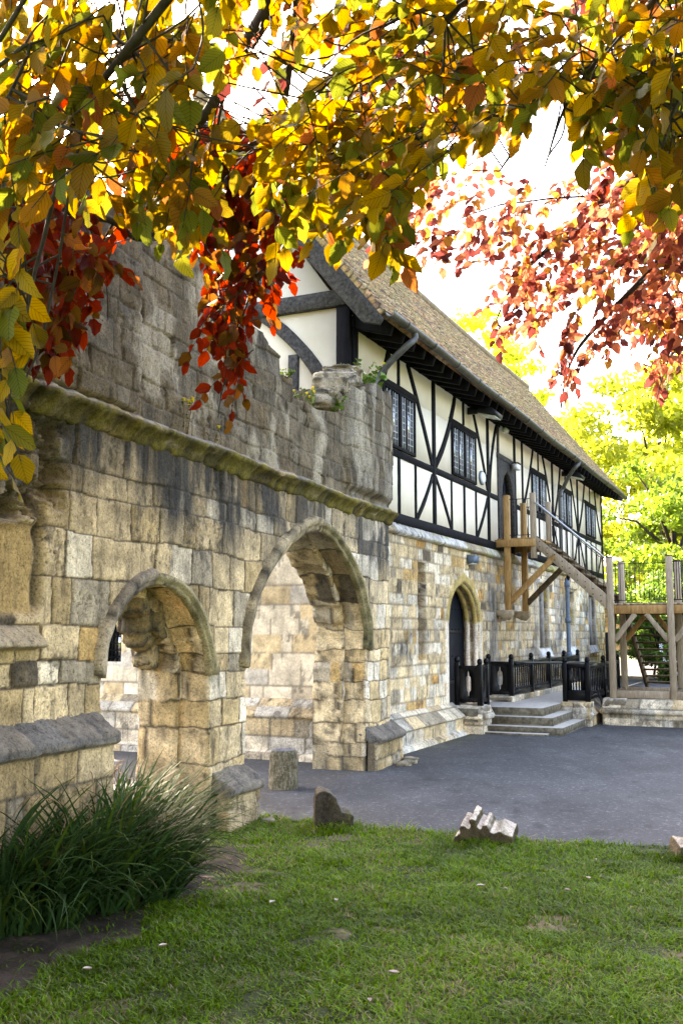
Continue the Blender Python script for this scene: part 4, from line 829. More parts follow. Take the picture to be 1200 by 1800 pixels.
def bal(par, fr, u0, u1, z0, z1, n):
    m = MB(); m.box(fr, u0, u1, z1 - .07, z1, -.03, .03, .008); m.build('top_rail', M['paint'], par); m = MB(); m.box(fr, u0, u1, z0, z0 + .07, -.025, .025, .006); m.build('bottom_rail', M['paint'], par)
    for k in range(n):
        u = u0 + (k + .5) * (u1 - u0) / n; m = MB(); m.box(fr, u - .012, u + .012, z0 + .07, z1 - .07, -.012, .012, .003); m.build('baluster', M['paint'], par)
        m = MB(); q = (u1 - u0) / n / 2
    m = MB()
    for k in range(n):
        u = u0 + (k + .5) * (u1 - u0) / n; q = (u1 - u0) / n / 2
        for sg in (1, -1): m.prism(fr, [(u + sg * .012, z1 - .07), (u + sg * q, z1 - .07), (u + sg * q, z1 - .075), (u + sg * .014, z1 - .12)], -.01, .01); m.prism(fr, [(u + sg * .012, z0 + .07), (u + sg * q, z0 + .07), (u + sg * q, z0 + .08), (u + sg * .014, z0 + .13)], -.01, .01)
    m.box(fr, u0, u1, z1 - .074, z1 - .066, -.009, .009); m.box(fr, u0, u1, z0 + .066, z0 + .074, -.009, .009); m.box(fr, u0, u0 + .01, z0 + .07, z1 - .07, -.008, .008)
    m.build('tracery', M['paint'], par)
r1 = thing('short_railing', 'short black railing with one pierced panel, just left of the entrance steps', 'railing', tuple(H(4.05, .2, .45)))
rpost(r1, 4.06, .05, .44, 1.16); rpost(r1, 4.06, .43, .44, 1.13); rpost(r1, 4.42, .43, .44, 1.13); pierced(r1, WL(4.06), .09, .39, .50, 1.08); pierced(r1, Frame(H(0, .43, 0), Hd), 4.1, 4.38, .50, 1.08)
r2 = thing('ramp_railing', 'long black balustrade close to the hall wall, starting right of the arched door', 'railing', tuple(H(5.9, .25, .5)))
rpost(r2, 5.9, .04, .48, 1.17); rpost(r2, 5.9, .45, .48, 1.17); pierced(r2, WL(5.9), .08, .41, .52, 1.1)
R2 = Frame(H(0, .45, 0), Hd); ss = [5.9, 7.35, 8.8, 10.25, 11.7]
for a, b in zip(ss[:-1], ss[1:]): rpost(r2, b, .45, .48, 1.17); bal(r2, R2, a + .04, b - .04, .52, 1.1, 9)
m = MB(); m.tube([H(5.95, .52, 1.06), H(6.3, .60, 1.07), H(10.2, 1.2, .98), H(10.6, 1.3, .97)], .022, 8); m.build('handrail', M['paint'], r2, True)
r3 = thing('outer_railing', 'black balustrade on the outer side of the ramp, right of the entrance steps', 'railing', tuple(H(6.1, 1.5, .42)))
rpost(r3, 6.06, 1.36, .41, 1.12); rpost(r3, 6.06, 1.75, .41, 1.13)
f_ = WL(6.06); m = MB(); m.box(f_, 1.4, 1.71, 1.0, 1.07, -.025, .025, .006); m.box(f_, 1.4, 1.71, .44, .62, -.02, .02, .006); m.box(f_, 1.4, 1.48, .62, 1.0, -.012, .012); m.box(f_, 1.63, 1.71, .62, 1.0, -.012, .012); m.build('end_panel', M['paint'], r3)
for k in range(3): m = MB(); u = 1.505 + k * .05; m.box(f_, u - .01, u + .01, .62, 1.0, -.01, .01); m.build('baluster', M['paint'], r3)
R3 = Frame(H(0, 1.75, 0), Hd); ss = [6.06, 7.6, 9.2]
for a, b in zip(ss[:-1], ss[1:]): rpost(r3, b, 1.75, .41, 1.13); bal(r3, R3, a + .04, b - .04, .46, 1.06, 9)
for s in (6.5, 7.6, 9.2): m = MB(); m.tube([H(s, 1.8, .75), H(s - .02, 1.98, .1)], .014, 6); m.build('stay', M['iron'], r3)

# ------------------------------------------------------------------ ground
EDGE = [(-30, 14.0), (-3.0, 9.9), (-1.07, 9.0), (-.83, 8.95), (0, 8.5), (.64, 8.2), (1.23, 7.94), (1.93, 7.77), (2.54, 7.66), (4, 7.5), (7, 7.4), (30, 7.3)]
ex = np.array([e[0] for e in EDGE]); ey = np.array([e[1] for e in EDGE])
def edgey(x): return np.interp(x, ex, ey) + .06 * (fbm(x * 3, x * 0 + .5, 3, 4) - .5)
def grid(x0, x1, y0, y1, r):
    nx = int((x1 - x0) / r) + 1; ny = int((y1 - y0) / r) + 1; X, Y = np.meshgrid(np.linspace(x0, x1, nx), np.linspace(y0, y1, ny)); I = np.arange(nx * ny).reshape(ny, nx)
    return X, Y, np.stack([I[:-1, :-1], I[:-1, 1:], I[1:, 1:], I[1:, :-1]], -1).reshape(-1, 4)
bx = [-400, -40, -10, 10, 40, 400]; by = [-400, -40, -6, 12, 40, 400]; V = [(x, y, -.05) for y in by for x in bx]
fs = [[j * 6 + i, j * 6 + i + 1, (j + 1) * 6 + i + 1, (j + 1) * 6 + i] for j in range(5) for i in range(5)]
tag(mesh_np('ground', V, [np.array(fs)], m_noise('far_ground', (.04, .06, .015), (.09, .11, .03), 2)), kind='structure')
def soilm(X, Y):
    """1 where bare soil: under the sedge along the wall, and a few worn patches"""
    u = (X - RF.O[0]) * RF.u[0] + (Y - RF.O[1]) * RF.u[1]; d = (X - RF.O[0]) * RF.n[0] + (Y - RF.O[1]) * RF.n[1]
    n = fbm(X * 2.5, Y * 2.5, 9, 4); bed = (1 - sm(.80, 1.0, d + .5 * (n - .5) + .12 * np.maximum(u + 5.2, 0) * 3)) * (1 - sm(-4.4, -4.0, u)) * (Y < 9.5)
    worn = sm(.66, .74, fbm(X * 1.7 + 3, Y * 3.1, 23, 4)) * .8 * sm(4.6, 5.2, Y) + sm(.66, .73, fbm(X * 4 + 8, Y * 5.5, 29, 3)) * .5
    return np.clip(bed + worn, 0, 1), np.clip(bed, 0, 1)
X, Y, Q = grid(-7, 7, 2.2, 10.2, .03); Q = Q[(Y.ravel()[Q].mean(1) < edgey(X.ravel()[Q].mean(1)) + .03)]
n1 = fbm(X * 7, Y * 7, 2, 5); s_, bed = soilm(X, Y); Zg = .01 + .03 * (n1 - .5) + .02 * (fbm(X * .8, Y * .8, 4, 2) - .5) + bed * .02 * (fbm(X * 14, Y * 14, 6, 3))
c = mixc(LIN(.035, .045, .012) * (.5 + .9 * n1)[..., None], mixc(LIN(.20, .145, .09) * (.5 + .9 * n1)[..., None], LIN(.06, .042, .028) * (.6 + .8 * n1)[..., None], bed), s_)
us = np.zeros(X.size, int) - 1; ui = np.unique(Q); us[ui] = np.arange(len(ui)); Vg = np.stack([X.ravel(), Y.ravel(), Zg.ravel()], 1)[ui]
tag(mesh_np('lawn', Vg, [us[Q]], M['ground'], col=c.reshape(-1, 3)[ui]), kind='structure')
# the far sides of the lawn, out of the near patch
m = MB(); m.box(WX, -60, 60, -60, 2.2, -.04, .0); m.box(WX, 7, 60, 2.2, 7.3, -.04, .0); m.box(WX, -60, -7, 2.2, 10.2, -.04, .0); tag(m.build('lawn', m_noise('mown_grass', (.035, .06, .012), (.07, .11, .02), 3)), kind='structure')
# asphalt
def ascol(X, Y):
    S = (X - HC[0]) * Hd[0] + (Y - HC[1]) * Hd[1]; Wd = (X - HC[0]) * Hn[0] + (Y - HC[1]) * Hn[1]; n = fbm(X * 1.3, Y * 1.3, 33, 5); n2 = fbm(X * 9, Y * 9, 34, 4)
    c = np.ones(X.shape + (3,)) * (.72 + .55 * n)[..., None]
    moss = sm(.75, .35, Wd + .5 * (n2 - .5)) * (Wd > 0) * sm(1.2, 2.2, S) * (1 - sm(4.2, 5, S)) * sm(.42, .58, n2); c = mixc(c, LIN(1.25, 1.35, .35), .85 * moss)
    ru = (X - RF.O[0]) * RF.n[0] + (Y - RF.O[1]) * RF.n[1]; dirt = np.exp(-np.abs(Wd - .3) / .25) * .5 + np.exp(-np.maximum(Y - edgey(X), 0) / .07) * .8; c = mixc(c, LIN(1.5, 1.2, .8) * .8, np.clip(dirt * sm(.3, .6, n2) * 1.4, 0, 1))
    pale = sm(.60, .72, fbm(X * 2.2, Y * .9, 36, 5)) * .5; c = c * (1 + .7 * pale)[..., None]; crack = np.abs(fbm(X * .9, Y * .9, 39, 5) - .5) < .0035; return np.where(crack[..., None], c * .55, c)
xs = np.unique(np.concatenate([np.linspace(-30, -4, 10), np.linspace(-4, 9, 190), np.linspace(9, 60, 12)])); ye = edgey(xs); ts = np.concatenate([np.linspace(0, .2, 100), np.linspace(.2, 1, 12)[1:]])
X = np.repeat(xs[None], len(ts), 0); Y = ye[None] + (60 - ye[None]) * ts[:, None]; I = np.arange(X.size).reshape(X.shape); Q = np.stack([I[:-1, :-1], I[:-1, 1:], I[1:, 1:], I[1:, :-1]], -1).reshape(-1, 4)
k = X.size; n_ = len(xs); V = np.concatenate([np.stack([X, Y, X * 0 + .012], -1).reshape(-1, 3), np.stack([xs, ye, xs * 0 - .04], 1)]); Q2 = np.array([[k + i, k + i + 1, i + 1, i] for i in range(n_ - 1)]); C_ = ascol(X, Y).reshape(-1, 3)
tag(mesh_np('asphalt_yard', V, [np.concatenate([Q, Q2])], M['asphalt'], col=np.concatenate([C_, C_[:n_]])), kind='structure')
# higher ground behind the low wall, rising gently away
T0 = H(6.45, 1.9, 0); 
X, Y, Q = grid(-2, 60, 16, 110, .5); S_ = (X - HC[0]) * Hd[0] + (Y - HC[1]) * Hd[1]; W_ = (X - HC[0]) * Hn[0] + (Y - HC[1]) * Hn[1]
Zt = .44 + .0 * X + .85 * sm(26, 40, Y) + 2.0 * sm(50, 100, Y) + .04 * (fbm(X * .5, Y * .5, 3, 3) - .5) * sm(18, 24, Y)
sc_, wc_ = S_.ravel()[Q].mean(1), W_.ravel()[Q].mean(1); Q = Q[(wc_ > 2.0) & (sc_ > 6.9)]
n1 = fbm(X * 1.5, Y * 1.5, 5, 5); pw = np.abs(W_ - 3.0 - .0 * S_ ); path = 1 - sm(3.4, 3.7, np.abs(W_ - 1.0) + .3 * n1)
c = mixc(LIN(.06, .045, .028) * (.6 + .8 * n1)[..., None], LIN(.075, .075, .08) * (.85 + .3 * n1)[..., None], path)
us = np.zeros(X.size, int) - 1; ui = np.unique(Q); us[ui] = np.arange(len(ui))
tag(mesh_np('terrace_ground', np.stack([X.ravel(), Y.ravel(), Zt.ravel()], 1)[ui], [us[Q]], M['ground'], col=c.reshape(-1, 3)[ui]), kind='structure')
slabm = m_noise('terrace_paving', (.06, .058, .056), (.11, .105, .10), 5, .85)
m = MB(); m.prism(HP, [(6.5, 1.95), (6.5, 9), (7.5, 9), (7.5, 1.95)], .1, .435); m.prism(HP, [(12.02, .0), (12.02, 1.6), (18.5, 1.6), (18.5, .0)], .1, .415); m.prism(HP, [(7.6, 1.61), (7.6, 2.2), (18.5, 2.2), (18.5, 1.61)], .1, .432); tag(m.build('terrace_paving', slabm), kind='structure')
# grass blades
rs = np.random.RandomState(7); NB = 330000
yy = 3.6 + rs.rand(NB) ** .85 * 5.6; xx = (rs.rand(NB) * 2 - 1) * (.40 * yy + .35); ok = (yy < edgey(xx) - .005 + .03 * rs.rand(NB)); xx, yy = xx[ok], yy[ok]
u = (xx - RF.O[0]) * RF.u[0] + (yy - RF.O[1]) * RF.u[1]; d = (xx - RF.O[0]) * RF.n[0] + (yy - RF.O[1]) * RF.n[1]
s_, bed = soilm(xx, yy); cl = fbm(xx * 5, yy * 5, 61, 4); ok = (rs.rand(len(xx)) > s_ * .93) & (d > .03) & (rs.rand(len(xx)) < .45 + 1.1 * cl); xx, yy, cl = xx[ok], yy[ok], cl[ok]
nb = len(xx); hgt = (.016 + .030 * rs.rand(nb)) * (.35 + 1.3 * cl); nr = sum(np.exp(-((xx - a_) ** 2 + (yy - b_) ** 2 * 1.6) / c_) for a_, b_, c_ in ((-.07, 8.32, .035), (1.07, 7.76, .06), (2.5, 7.28, .05))) + .5 * np.exp(-(edgey(xx) - yy) / .04); hgt = hgt * (1 + 1.5 * nr); ang = rs.rand(nb) * 6.283; ln = .5 + 1.3 * rs.rand(nb); wd = .0022 + .0016 * rs.rand(nb) + .00022 * yy
dx, dy = np.cos(ang), np.sin(ang); a2 = ang + 1.57 + rs.uniform(-.5, .5, nb); px, py = np.cos(a2) * wd, np.sin(a2) * wd
B0 = np.stack([xx - px, yy - py, np.zeros(nb)], 1); B1 = np.stack([xx + px, yy + py, np.zeros(nb)], 1); mx, my = xx + dx * hgt * ln * .3, yy + dy * hgt * ln * .3
C0 = np.stack([mx - px * .8, my - py * .8, hgt * .62], 1); C1 = np.stack([mx + px * .8, my + py * .8, hgt * .62], 1); Tp = np.stack([xx + dx * hgt * ln, yy + dy * hgt * ln, hgt * (1.05 - .25 * ln * .5)], 1)
V = np.stack([B0, B1, C1, C0, Tp], 1).reshape(-1, 3); b = np.arange(nb)[:, None] * 5
pat = fbm(xx * 1.2, yy * 1.2, 71, 4)[:, None]; gcol = LIN(.095, .19, .005) * (.35 + 1.1 * rs.rand(nb, 1)) * (.3 + 1.35 * pat) + LIN(.05, .02, 0) * (rs.rand(nb, 1) * pat); dry = rs.rand(nb) < .05 + .2 * (pat[:, 0] > .58); gcol[dry] = LIN(.26, .22, .10) * (.6 + .6 * rs.rand(dry.sum(), 1))
tag(mesh_np('grass', V, [b + np.array([[0, 1, 2, 3]]), b + np.array([[3, 2, 4]])], M['grass'], col=np.repeat(gcol, 5, 0)), 'short mown lawn grass in front of the ruined wall', kind='stuff')

# ------------------------------------------------------------------ carved stones, sedge, weeds, fallen leaves
def voxel(mb, vs):
    me = bpy.data.meshes.new('tmp'); V = np.concatenate(mb.v); me.from_pydata([tuple(v) for v in V], [], [f for l in mb.f.values() for f in l]); bm = bmesh.new(); bm.from_mesh(me); bmesh.ops.recalc_face_normals(bm, faces=bm.faces); bm.to_mesh(me); bm.free()
    o = bpy.data.objects.new('tmp', me); COL.objects.link(o); r = o.modifiers.new('r', 'REMESH'); r.mode = 'VOXEL'; r.voxel_size = vs
    s_ = o.modifiers.new('s', 'SMOOTH'); s_.iterations = 4; s_.factor = .5
    ev = o.evaluated_get(bpy.context.evaluated_depsgraph_get()); m2 = ev.to_mesh(); n = len(m2.vertices); P = np.empty(n * 3); m2.vertices.foreach_get('co', P); Nn = np.empty(n * 3); m2.vertices.foreach_get('normal', Nn)
    Fq = [list(p.vertices) for p in m2.polygons]; ev.to_mesh_clear(); bpy.data.objects.remove(o); bpy.data.meshes.remove(me)
    return P.reshape(-1, 3), Nn.reshape(-1, 3), [np.array([f for f in Fq if len(f) == k]) for k in (3, 4) if any(len(f) == k for f in Fq)]
def carved(name, label, cat, polys, fr, d0, d1, base, topc, seed, vs=.008, amp=.008, skew=(0, 0), group=None):
    mb = MB()
    if isinstance(polys[0][0], (int, float)): polys = [polys]
    for poly in polys: mb.prism(fr, poly, d0, d1)
    for i, v in enumerate(mb.v):
        r = v - fr.O; t = (r @ fr.n - d1) / (d0 - d1); mb.v[i] = v + t[:, None] * (fr.u * skew[0] + fr.v * skew[1])
    P, Nn, Fs = voxel(mb, vs)
    n = fbm(P[:, 0] * 14 + P[:, 1] * 9, P[:, 2] * 14, seed, 5, .6); n2 = fbm(P[:, 0] * 38, P[:, 2] * 38 + P[:, 1] * 30, seed + 3, 3)
    P2 = P + Nn * ((n - .5) * amp * 3.2 + (n2 - .5) * amp)[:, None]
    c = mixc(np.broadcast_to(base, P.shape), topc, sm(.45, .75, Nn[:, 2] + .25 * (n - .5))) * (.5 + 1.0 * n)[:, None]  # upward faces mixed paler: light from above put into the colour
    c = mixc(c, LIN(.12, .11, .03), .4 * sm(.55, .7, fbm(P[:, 0] * 9, P[:, 2] * 9, seed + 8, 4)))
    return tag(mesh_np(name, P2, Fs, M['stone'], None, col=c, smooth=True), label, cat, group)
f1 = Frame((-.07, 8.42, 0), (1, 0.1, 0))
carved('carved_stone', 'dark mossy carved stone shaped like a small stepped seat, on the grass edge', 'carved stone', [[(-.155, -.03), (.06, -.03), (.07, .1), (.06, .17), (.035, .21), (.01, .27), (-.03, .31), (-.08, .33), (-.12, .325), (-.145, .30), (-.155, .15)], [(.0, -.03), (.15, -.03), (.15, .07), (.158, .12), (.13, .15), (.07, .155), (.03, .12)]],
       f1, -.12, .12, LIN(.06, .045, .028), LIN(.13, .11, .075), 3, amp=.009)
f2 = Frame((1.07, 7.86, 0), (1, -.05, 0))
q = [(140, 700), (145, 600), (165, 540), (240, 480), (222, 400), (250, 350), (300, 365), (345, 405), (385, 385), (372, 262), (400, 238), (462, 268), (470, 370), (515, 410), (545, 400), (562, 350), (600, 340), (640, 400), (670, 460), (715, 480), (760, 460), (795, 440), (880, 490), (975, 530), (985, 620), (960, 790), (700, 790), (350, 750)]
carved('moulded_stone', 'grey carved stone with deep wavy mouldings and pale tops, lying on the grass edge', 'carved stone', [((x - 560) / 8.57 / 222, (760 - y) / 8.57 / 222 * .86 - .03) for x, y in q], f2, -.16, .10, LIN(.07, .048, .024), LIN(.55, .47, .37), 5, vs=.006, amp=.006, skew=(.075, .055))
f3 = Frame((2.52, 7.36, 0), (1, 0, 0))
carved('broken_stone', 'rough broken stone with a pale top at the right end of the grass edge', 'carved stone', [[(-.17, -.03), (.3, -.03), (.3, .14), (.2, .22), (.1, .24), (-.02, .23), (-.06, .17), (-.03, .10), (-.14, .11), (-.16, .03)]], f3, -.14, .12, LIN(.13, .10, .06), LIN(.5, .45, .36), 8, vs=.008, amp=.014, skew=(.03, .03))
bw = Frame((-.6, 10.55, 0), (1, 0, 0)); cy = MB(); ck = 22; ch = [(0, -.05), (.145, -.05), (.15, .03), (.147, .2), (.143, .36), (.12, .405), (.0, .41)]
cy.add(np.concatenate([np.array([[-.6 + r * math.cos(a), 10.55 + r * math.sin(a), z] for a in np.arange(ck) * 2 * math.pi / ck]) for r, z in ch[1:-1]]), [[i * ck + j, i * ck + (j + 1) % ck, (i + 1) * ck + (j + 1) % ck, (i + 1) * ck + j] for i in range(4) for j in range(ck)] + [list(range(ck))[::-1], [4 * ck + j for j in range(ck)]])
P, Nn, Fs = voxel(cy, .009); a_ = np.arctan2(P[:, 1] - 10.55, P[:, 0] + .6); n = fbm(a_ * 5, P[:, 2] * 16, 5, 5, .6); n2 = fbm(a_ * 16, P[:, 2] * 44, 8, 3)
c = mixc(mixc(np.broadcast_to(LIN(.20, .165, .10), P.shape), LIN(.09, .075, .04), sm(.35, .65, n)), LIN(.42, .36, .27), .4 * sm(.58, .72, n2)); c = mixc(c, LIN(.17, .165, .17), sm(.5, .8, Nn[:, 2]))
tag(mesh_np('stone_drum', P + Nn * ((n - .5) * .02 + (n2 - .5) * .01)[:, None], Fs, M['stone'], None, col=c * (.7 + .5 * n)[:, None], smooth=True), 'short round mottled stone drum standing on the asphalt below the larger archway', 'stone bollard')
def blades(name, label, cat, cx, cy_, rad, nb, L, wd, cols, seed, lean=(0, 0), seg=9, stiff=.5, nstalk=0, group=None):
    rs = np.random.RandomState(seed); r = rad * np.sqrt(rs.rand(nb)); a = rs.rand(nb) * 6.283; x0 = cx + r * np.cos(a) ; y0 = cy_ + r * np.sin(a)
    az = a + rs.uniform(-.9, .9, nb); le = L * (.55 + .6 * rs.rand(nb)); el0 = np.radians(88 - 38 * (r / rad) * rs.uniform(.4, 1.2, nb)); bend = (1.1 + 1.5 * rs.rand(nb)) * (1 - stiff * rs.rand(nb))
    t = np.linspace(0, 1, seg); el = el0[:, None] - bend[:, None] * t[None] ** 1.5; ds = le[:, None] / (seg - 1)
    h = np.concatenate([np.zeros((nb, 1)), np.cumsum(np.cos(el[:, :-1]) * ds, 1)], 1); z = np.concatenate([np.zeros((nb, 1)), np.cumsum(np.sin(el[:, :-1]) * ds, 1)], 1); z = np.maximum(z, .012 + .02 * rs.rand(nb, 1))
    tw = az[:, None] + .35 * t[None] * rs.uniform(-1, 1, (nb, 1)); X = x0[:, None] + h * np.cos(tw) + lean[0] * t ** 2; Y = y0[:, None] + h * np.sin(tw) + lean[1] * t ** 2
    w = wd * (.7 + .6 * rs.rand(nb))[:, None] * np.minimum(1, (1 - t[None]) * 2.2 + .06); pa = az[:, None] + 1.57 + rs.uniform(-.8, .8, (nb, 1)) + t[None] * .8
    A = np.stack([X - np.cos(pa) * w, Y - np.sin(pa) * w, z + .3 * w * np.sin(pa * 3)], -1); B = np.stack([X + np.cos(pa) * w, Y + np.sin(pa) * w, z - .3 * w * np.sin(pa * 3)], -1)
    V = np.stack([A, B], 2).reshape(nb, seg * 2, 3); i = np.arange(seg - 1) * 2; q_ = np.stack([i, i + 1, i + 3, i + 2], 1); Q = (np.arange(nb)[:, None, None] * seg * 2 + q_[None]).reshape(-1, 4)
    ci = rs.rand(nb); c0 = np.where((ci < .80)[:, None], cols[0] * (.55 + .9 * rs.rand(nb, 1)), np.where((ci < .985)[:, None], cols[1] * (.6 + .7 * rs.rand(nb, 1)), cols[2] * (.6 + .6 * rs.rand(nb, 1))))
    C = np.repeat(c0[:, None], seg * 2, 1); tip = np.repeat(t, 2)[None, :, None]; C = C * (1 - .0 * tip) + LIN(.01, .01, 0) * tip ** 3
    root = thing(name, label, cat, (cx, cy_, 0), group) if nstalk else None
    o = mesh_np('blades' if nstalk else name, V.reshape(-1, 3), [Q], M['sedge'], root, col=C.reshape(-1, 3))
    if not nstalk: return tag(o, label, cat, group)
    for k in range(nstalk):
        m = MB(); a = rs.rand() * 6.283; rr = rs.rand() * rad * .6; p = np.array([cx + rr * math.cos(a), cy_ + rr * math.sin(a), 0.02]); hh = L * rs.uniform(.9, 1.15); dx = math.cos(a) * hh * rs.uniform(.15, .5); dy = math.sin(a) * hh * rs.uniform(.15, .5)
        pts = [p + np.array([dx * t ** 1.8, dy * t ** 1.8, hh * (t - .28 * t ** 4)]) for t in np.linspace(0, 1, 10)]
        m.tube(pts, [.002] * 6 + [.0022, .004, .004, .0015], 5); m.build('seed_stalk', M['stalk'], root)
    return root
M['stalk'] = m_noise('dry_brown_stalk', (.16, .09, .04), (.34, .22, .11), 20, .8)
SG = (LIN(.026, .062, .016), LIN(.06, .10, .012), LIN(.17, .10, .04)); sg = 'drooping sedge clumps along the foot of the ruined wall'
for (x, y, r, nb, L, lab, ns) in ((-1.45, 6.15, .34, 800, .88, 'large dark green drooping sedge clump, second from the left edge', 8), (-1.92, 5.62, .30, 700, .88, 'dark drooping sedge clump cut off by the left edge of the view', 6),
                            (-1.40, 6.78, .28, 760, .84, 'bright tipped sedge clump with brown seed stalks, in front of the small archway', 12), (-1.66, 7.0, .26, 420, .86, 'sedge clump behind the others against the ruined wall, seed stalks rising over its blades', 9),
                            (-1.22, 6.25, .22, 480, .62, 'low sedge clump spilling towards the lawn at the right end of the row', 3), (-1.66, 5.72, .24, 560, .70, 'sedge clump with grey green arching blades nearest the camera, beside the cut off clump', 3)):
    blades('sedge_clump', lab, 'sedge', x, y, r, nb, L, .0085, SG, int(-x * 100), nstalk=ns, stiff=.5, group=sg)
# weeds on the wall
def leafquad(rs, p, size, up=.4):
    d = rs.normal(size=3); d[2] = abs(d[2]) * up; d /= np.linalg.norm(d); s = np.cross(d, rs.normal(size=3)); s /= np.linalg.norm(s) + 1e-9; s *= size * .38; d *= size
    return [p, p + d * .35 + s, p + d * .75 + s * .8, p + d, p + d * .75 - s * .8, p + d * .35 - s]
def weed(name, label, p, r, h, nst, nl, ls, nfl, seed, col=LIN(.09, .16, .025), trail=0):
    rs = np.random.RandomState(seed); t = thing(name, label, 'weed', tuple(p)); m = MB(); V = []; C = []; fl = []
    for k in range(nst):
        a = rs.rand() * 6.283; rr = rs.rand() * r * .4; b = p + np.array([rr * math.cos(a), rr * math.sin(a), -.02]); top = b + np.array([math.cos(a) * r * rs.rand(), math.sin(a) * r * rs.rand(), h * rs.uniform(.5, 1.1)])
        if trail and k < trail: top = p + RF.n * .22 + RF.u * rs.uniform(.05, .5) + np.array([0, 0, -.25 * rs.rand()])
        pts = [b + (top - b) * q_ + np.array([0, 0, .06 * math.sin(q_ * 3.14) * h]) for q_ in np.linspace(0, 1, 5)]; m.tube(pts, .0025, 4)
        for j in range(nl):
            q_ = rs.uniform(.15, 1.0); i = min(3, int(q_ * 4)); pp = pts[i] + (pts[i + 1] - pts[i]) * (q_ * 4 - i); V += leafquad(rs, pp, ls * rs.uniform(.6, 1.3)); C += [col * rs.uniform(.6, 1.5)] * 6
        fl.append(pts[-1])
    m.build('stem', M['stalk'], t); n = len(V) // 6; mesh_np('foliage', V, [np.arange(n * 6).reshape(n, 6)], M['sedge'], t, col=np.array(C))
    for k in range(min(nfl, nst)):
        m = MB(); c = fl[-1 - k] + np.array([0, 0, .012])
        for j in range(8): a = j * .785; m.add([c, c + np.array([math.cos(a - .3) * .02, math.sin(a - .3) * .02, .006]), c + np.array([math.cos(a) * .028, math.sin(a) * .028, .0]), c + np.array([math.cos(a + .3) * .02, math.sin(a + .3) * .02, .006])], [[0, 1, 2, 3]])
        m.tube([c - np.array([0, 0, .012]), c + np.array([0, 0, .01])], .012, 6); m.build('flower', M['petal'], t)
weed('leafy_weed', 'bushy green weed with broad leaves and trailing stems on top of the broken turret', RF(.1, 4.6, -.1), .34, .30, 26, 16, .06, 3, 1, trail=6)
weed('broadleaf_weed', 'weed with large heart shaped leaves beside the downpipe on the wall top', RF(.62, 4.62, -.15), .2, .34, 9, 5, .13, 0, 2, LIN(.11, .19, .03))
weed('yellow_groundsel', 'yellow flowered weed growing at the foot of the turret on the wall top', RF(-1.45, 3.98, -.12), .16, .26, 9, 10, .04, 6, 3, LIN(.10, .15, .03))
weed('fern_tuft', 'small feathery green tuft beside the capping stones of the turret', RF(-.95, 4.05, -.05), .14, .22, 10, 10, .05, 0, 4)
weed('yellow_wildflower', 'slender yellow flowering weed on the mossy cornice above the small archway', RF(-4.42, 3.17, .05), .07, .30, 7, 7, .022, 7, 5, LIN(.08, .12, .03))
weed('single_wildflower', 'tiny weed with one yellow flower on the cornice between the archways', RF(-3.95, 3.17, .05), .05, .16, 4, 6, .018, 1, 6, LIN(.08, .12, .03))
weed('green_sprig', 'bright green sprig on the cornice at the left, below the dark red leaves', RF(-5.62, 3.17, .06), .05, .14, 4, 8, .025, 0, 7, LIN(.12, .24, .03))
weed('wall_tuft', 'little green tuft on the stepped end of the high wall, left of the turret', RF(-2.3, 4.14, -.02), .07, .12, 6, 8, .03, 0, 8)
rs = np.random.RandomState(12)
lv = [(-.4, 6.01, 'pink curled leaf on the lawn, left of two leaves near the middle of the grass'), (-.03, 6.05, 'pale leaf on the middle of the lawn below the dark carved stone'), (.86, 6.39, 'pale leaf on the lawn just in front of the grey moulded stone'), (1.0, 6.31, 'cream leaf on the lawn, a step nearer than the one before the moulded stone'), (1.37, 6.28, 'white looking leaf on the lawn, left of the leaf nearest the broken stone'),
      (1.57, 6.58, 'small pale leaf on the grass closest to the broken stone at the right'), (.24, 4.8, 'largest pale folded leaf, alone on the near lawn in the centre'), (-1.18, 4.85, 'pink leaf on the shaded near lawn at the left'), (-.89, 5.2, 'small leaf on the shaded lawn right of and beyond the pink one'), (.12, 4.45, 'brown curled leaf at the very bottom edge of the lawn'), (1.75, 7.1, 'tiny pale leaf at the far right of the lawn near the asphalt')]
for k, (x, y, lab_) in enumerate(lv):
    a = rs.rand() * 6.28; L = rs.uniform(.016, .03); wv = L * .55; ca, sa = math.cos(a), math.sin(a); V = []
    for t, w in ((-1, 0), (-.5, .8), (0, 1), (.5, .75), (1, 0)):
        for s_ in (-1, 0, 1): V.append((x + ca * L * t - sa * wv * w * s_, y + sa * L * t + ca * wv * w * s_, .045 + .014 * abs(s_) * w + .01 * t * t))
    fs = [[i * 3 + j, i * 3 + 3 + j, i * 3 + 4 + j, i * 3 + 1 + j] for i in range(4) for j in range(2)]
    tag(mesh_np('fallen_leaf', V, [np.array(fs)], M['litter'] if 'litter' in M else M.setdefault('litter', m_noise('pale_dry_leaf', (.42, .30, .24), (.7, .58, .5), 30, .7))), lab_, 'fallen leaf', 'fallen leaves scattered on the lawn')

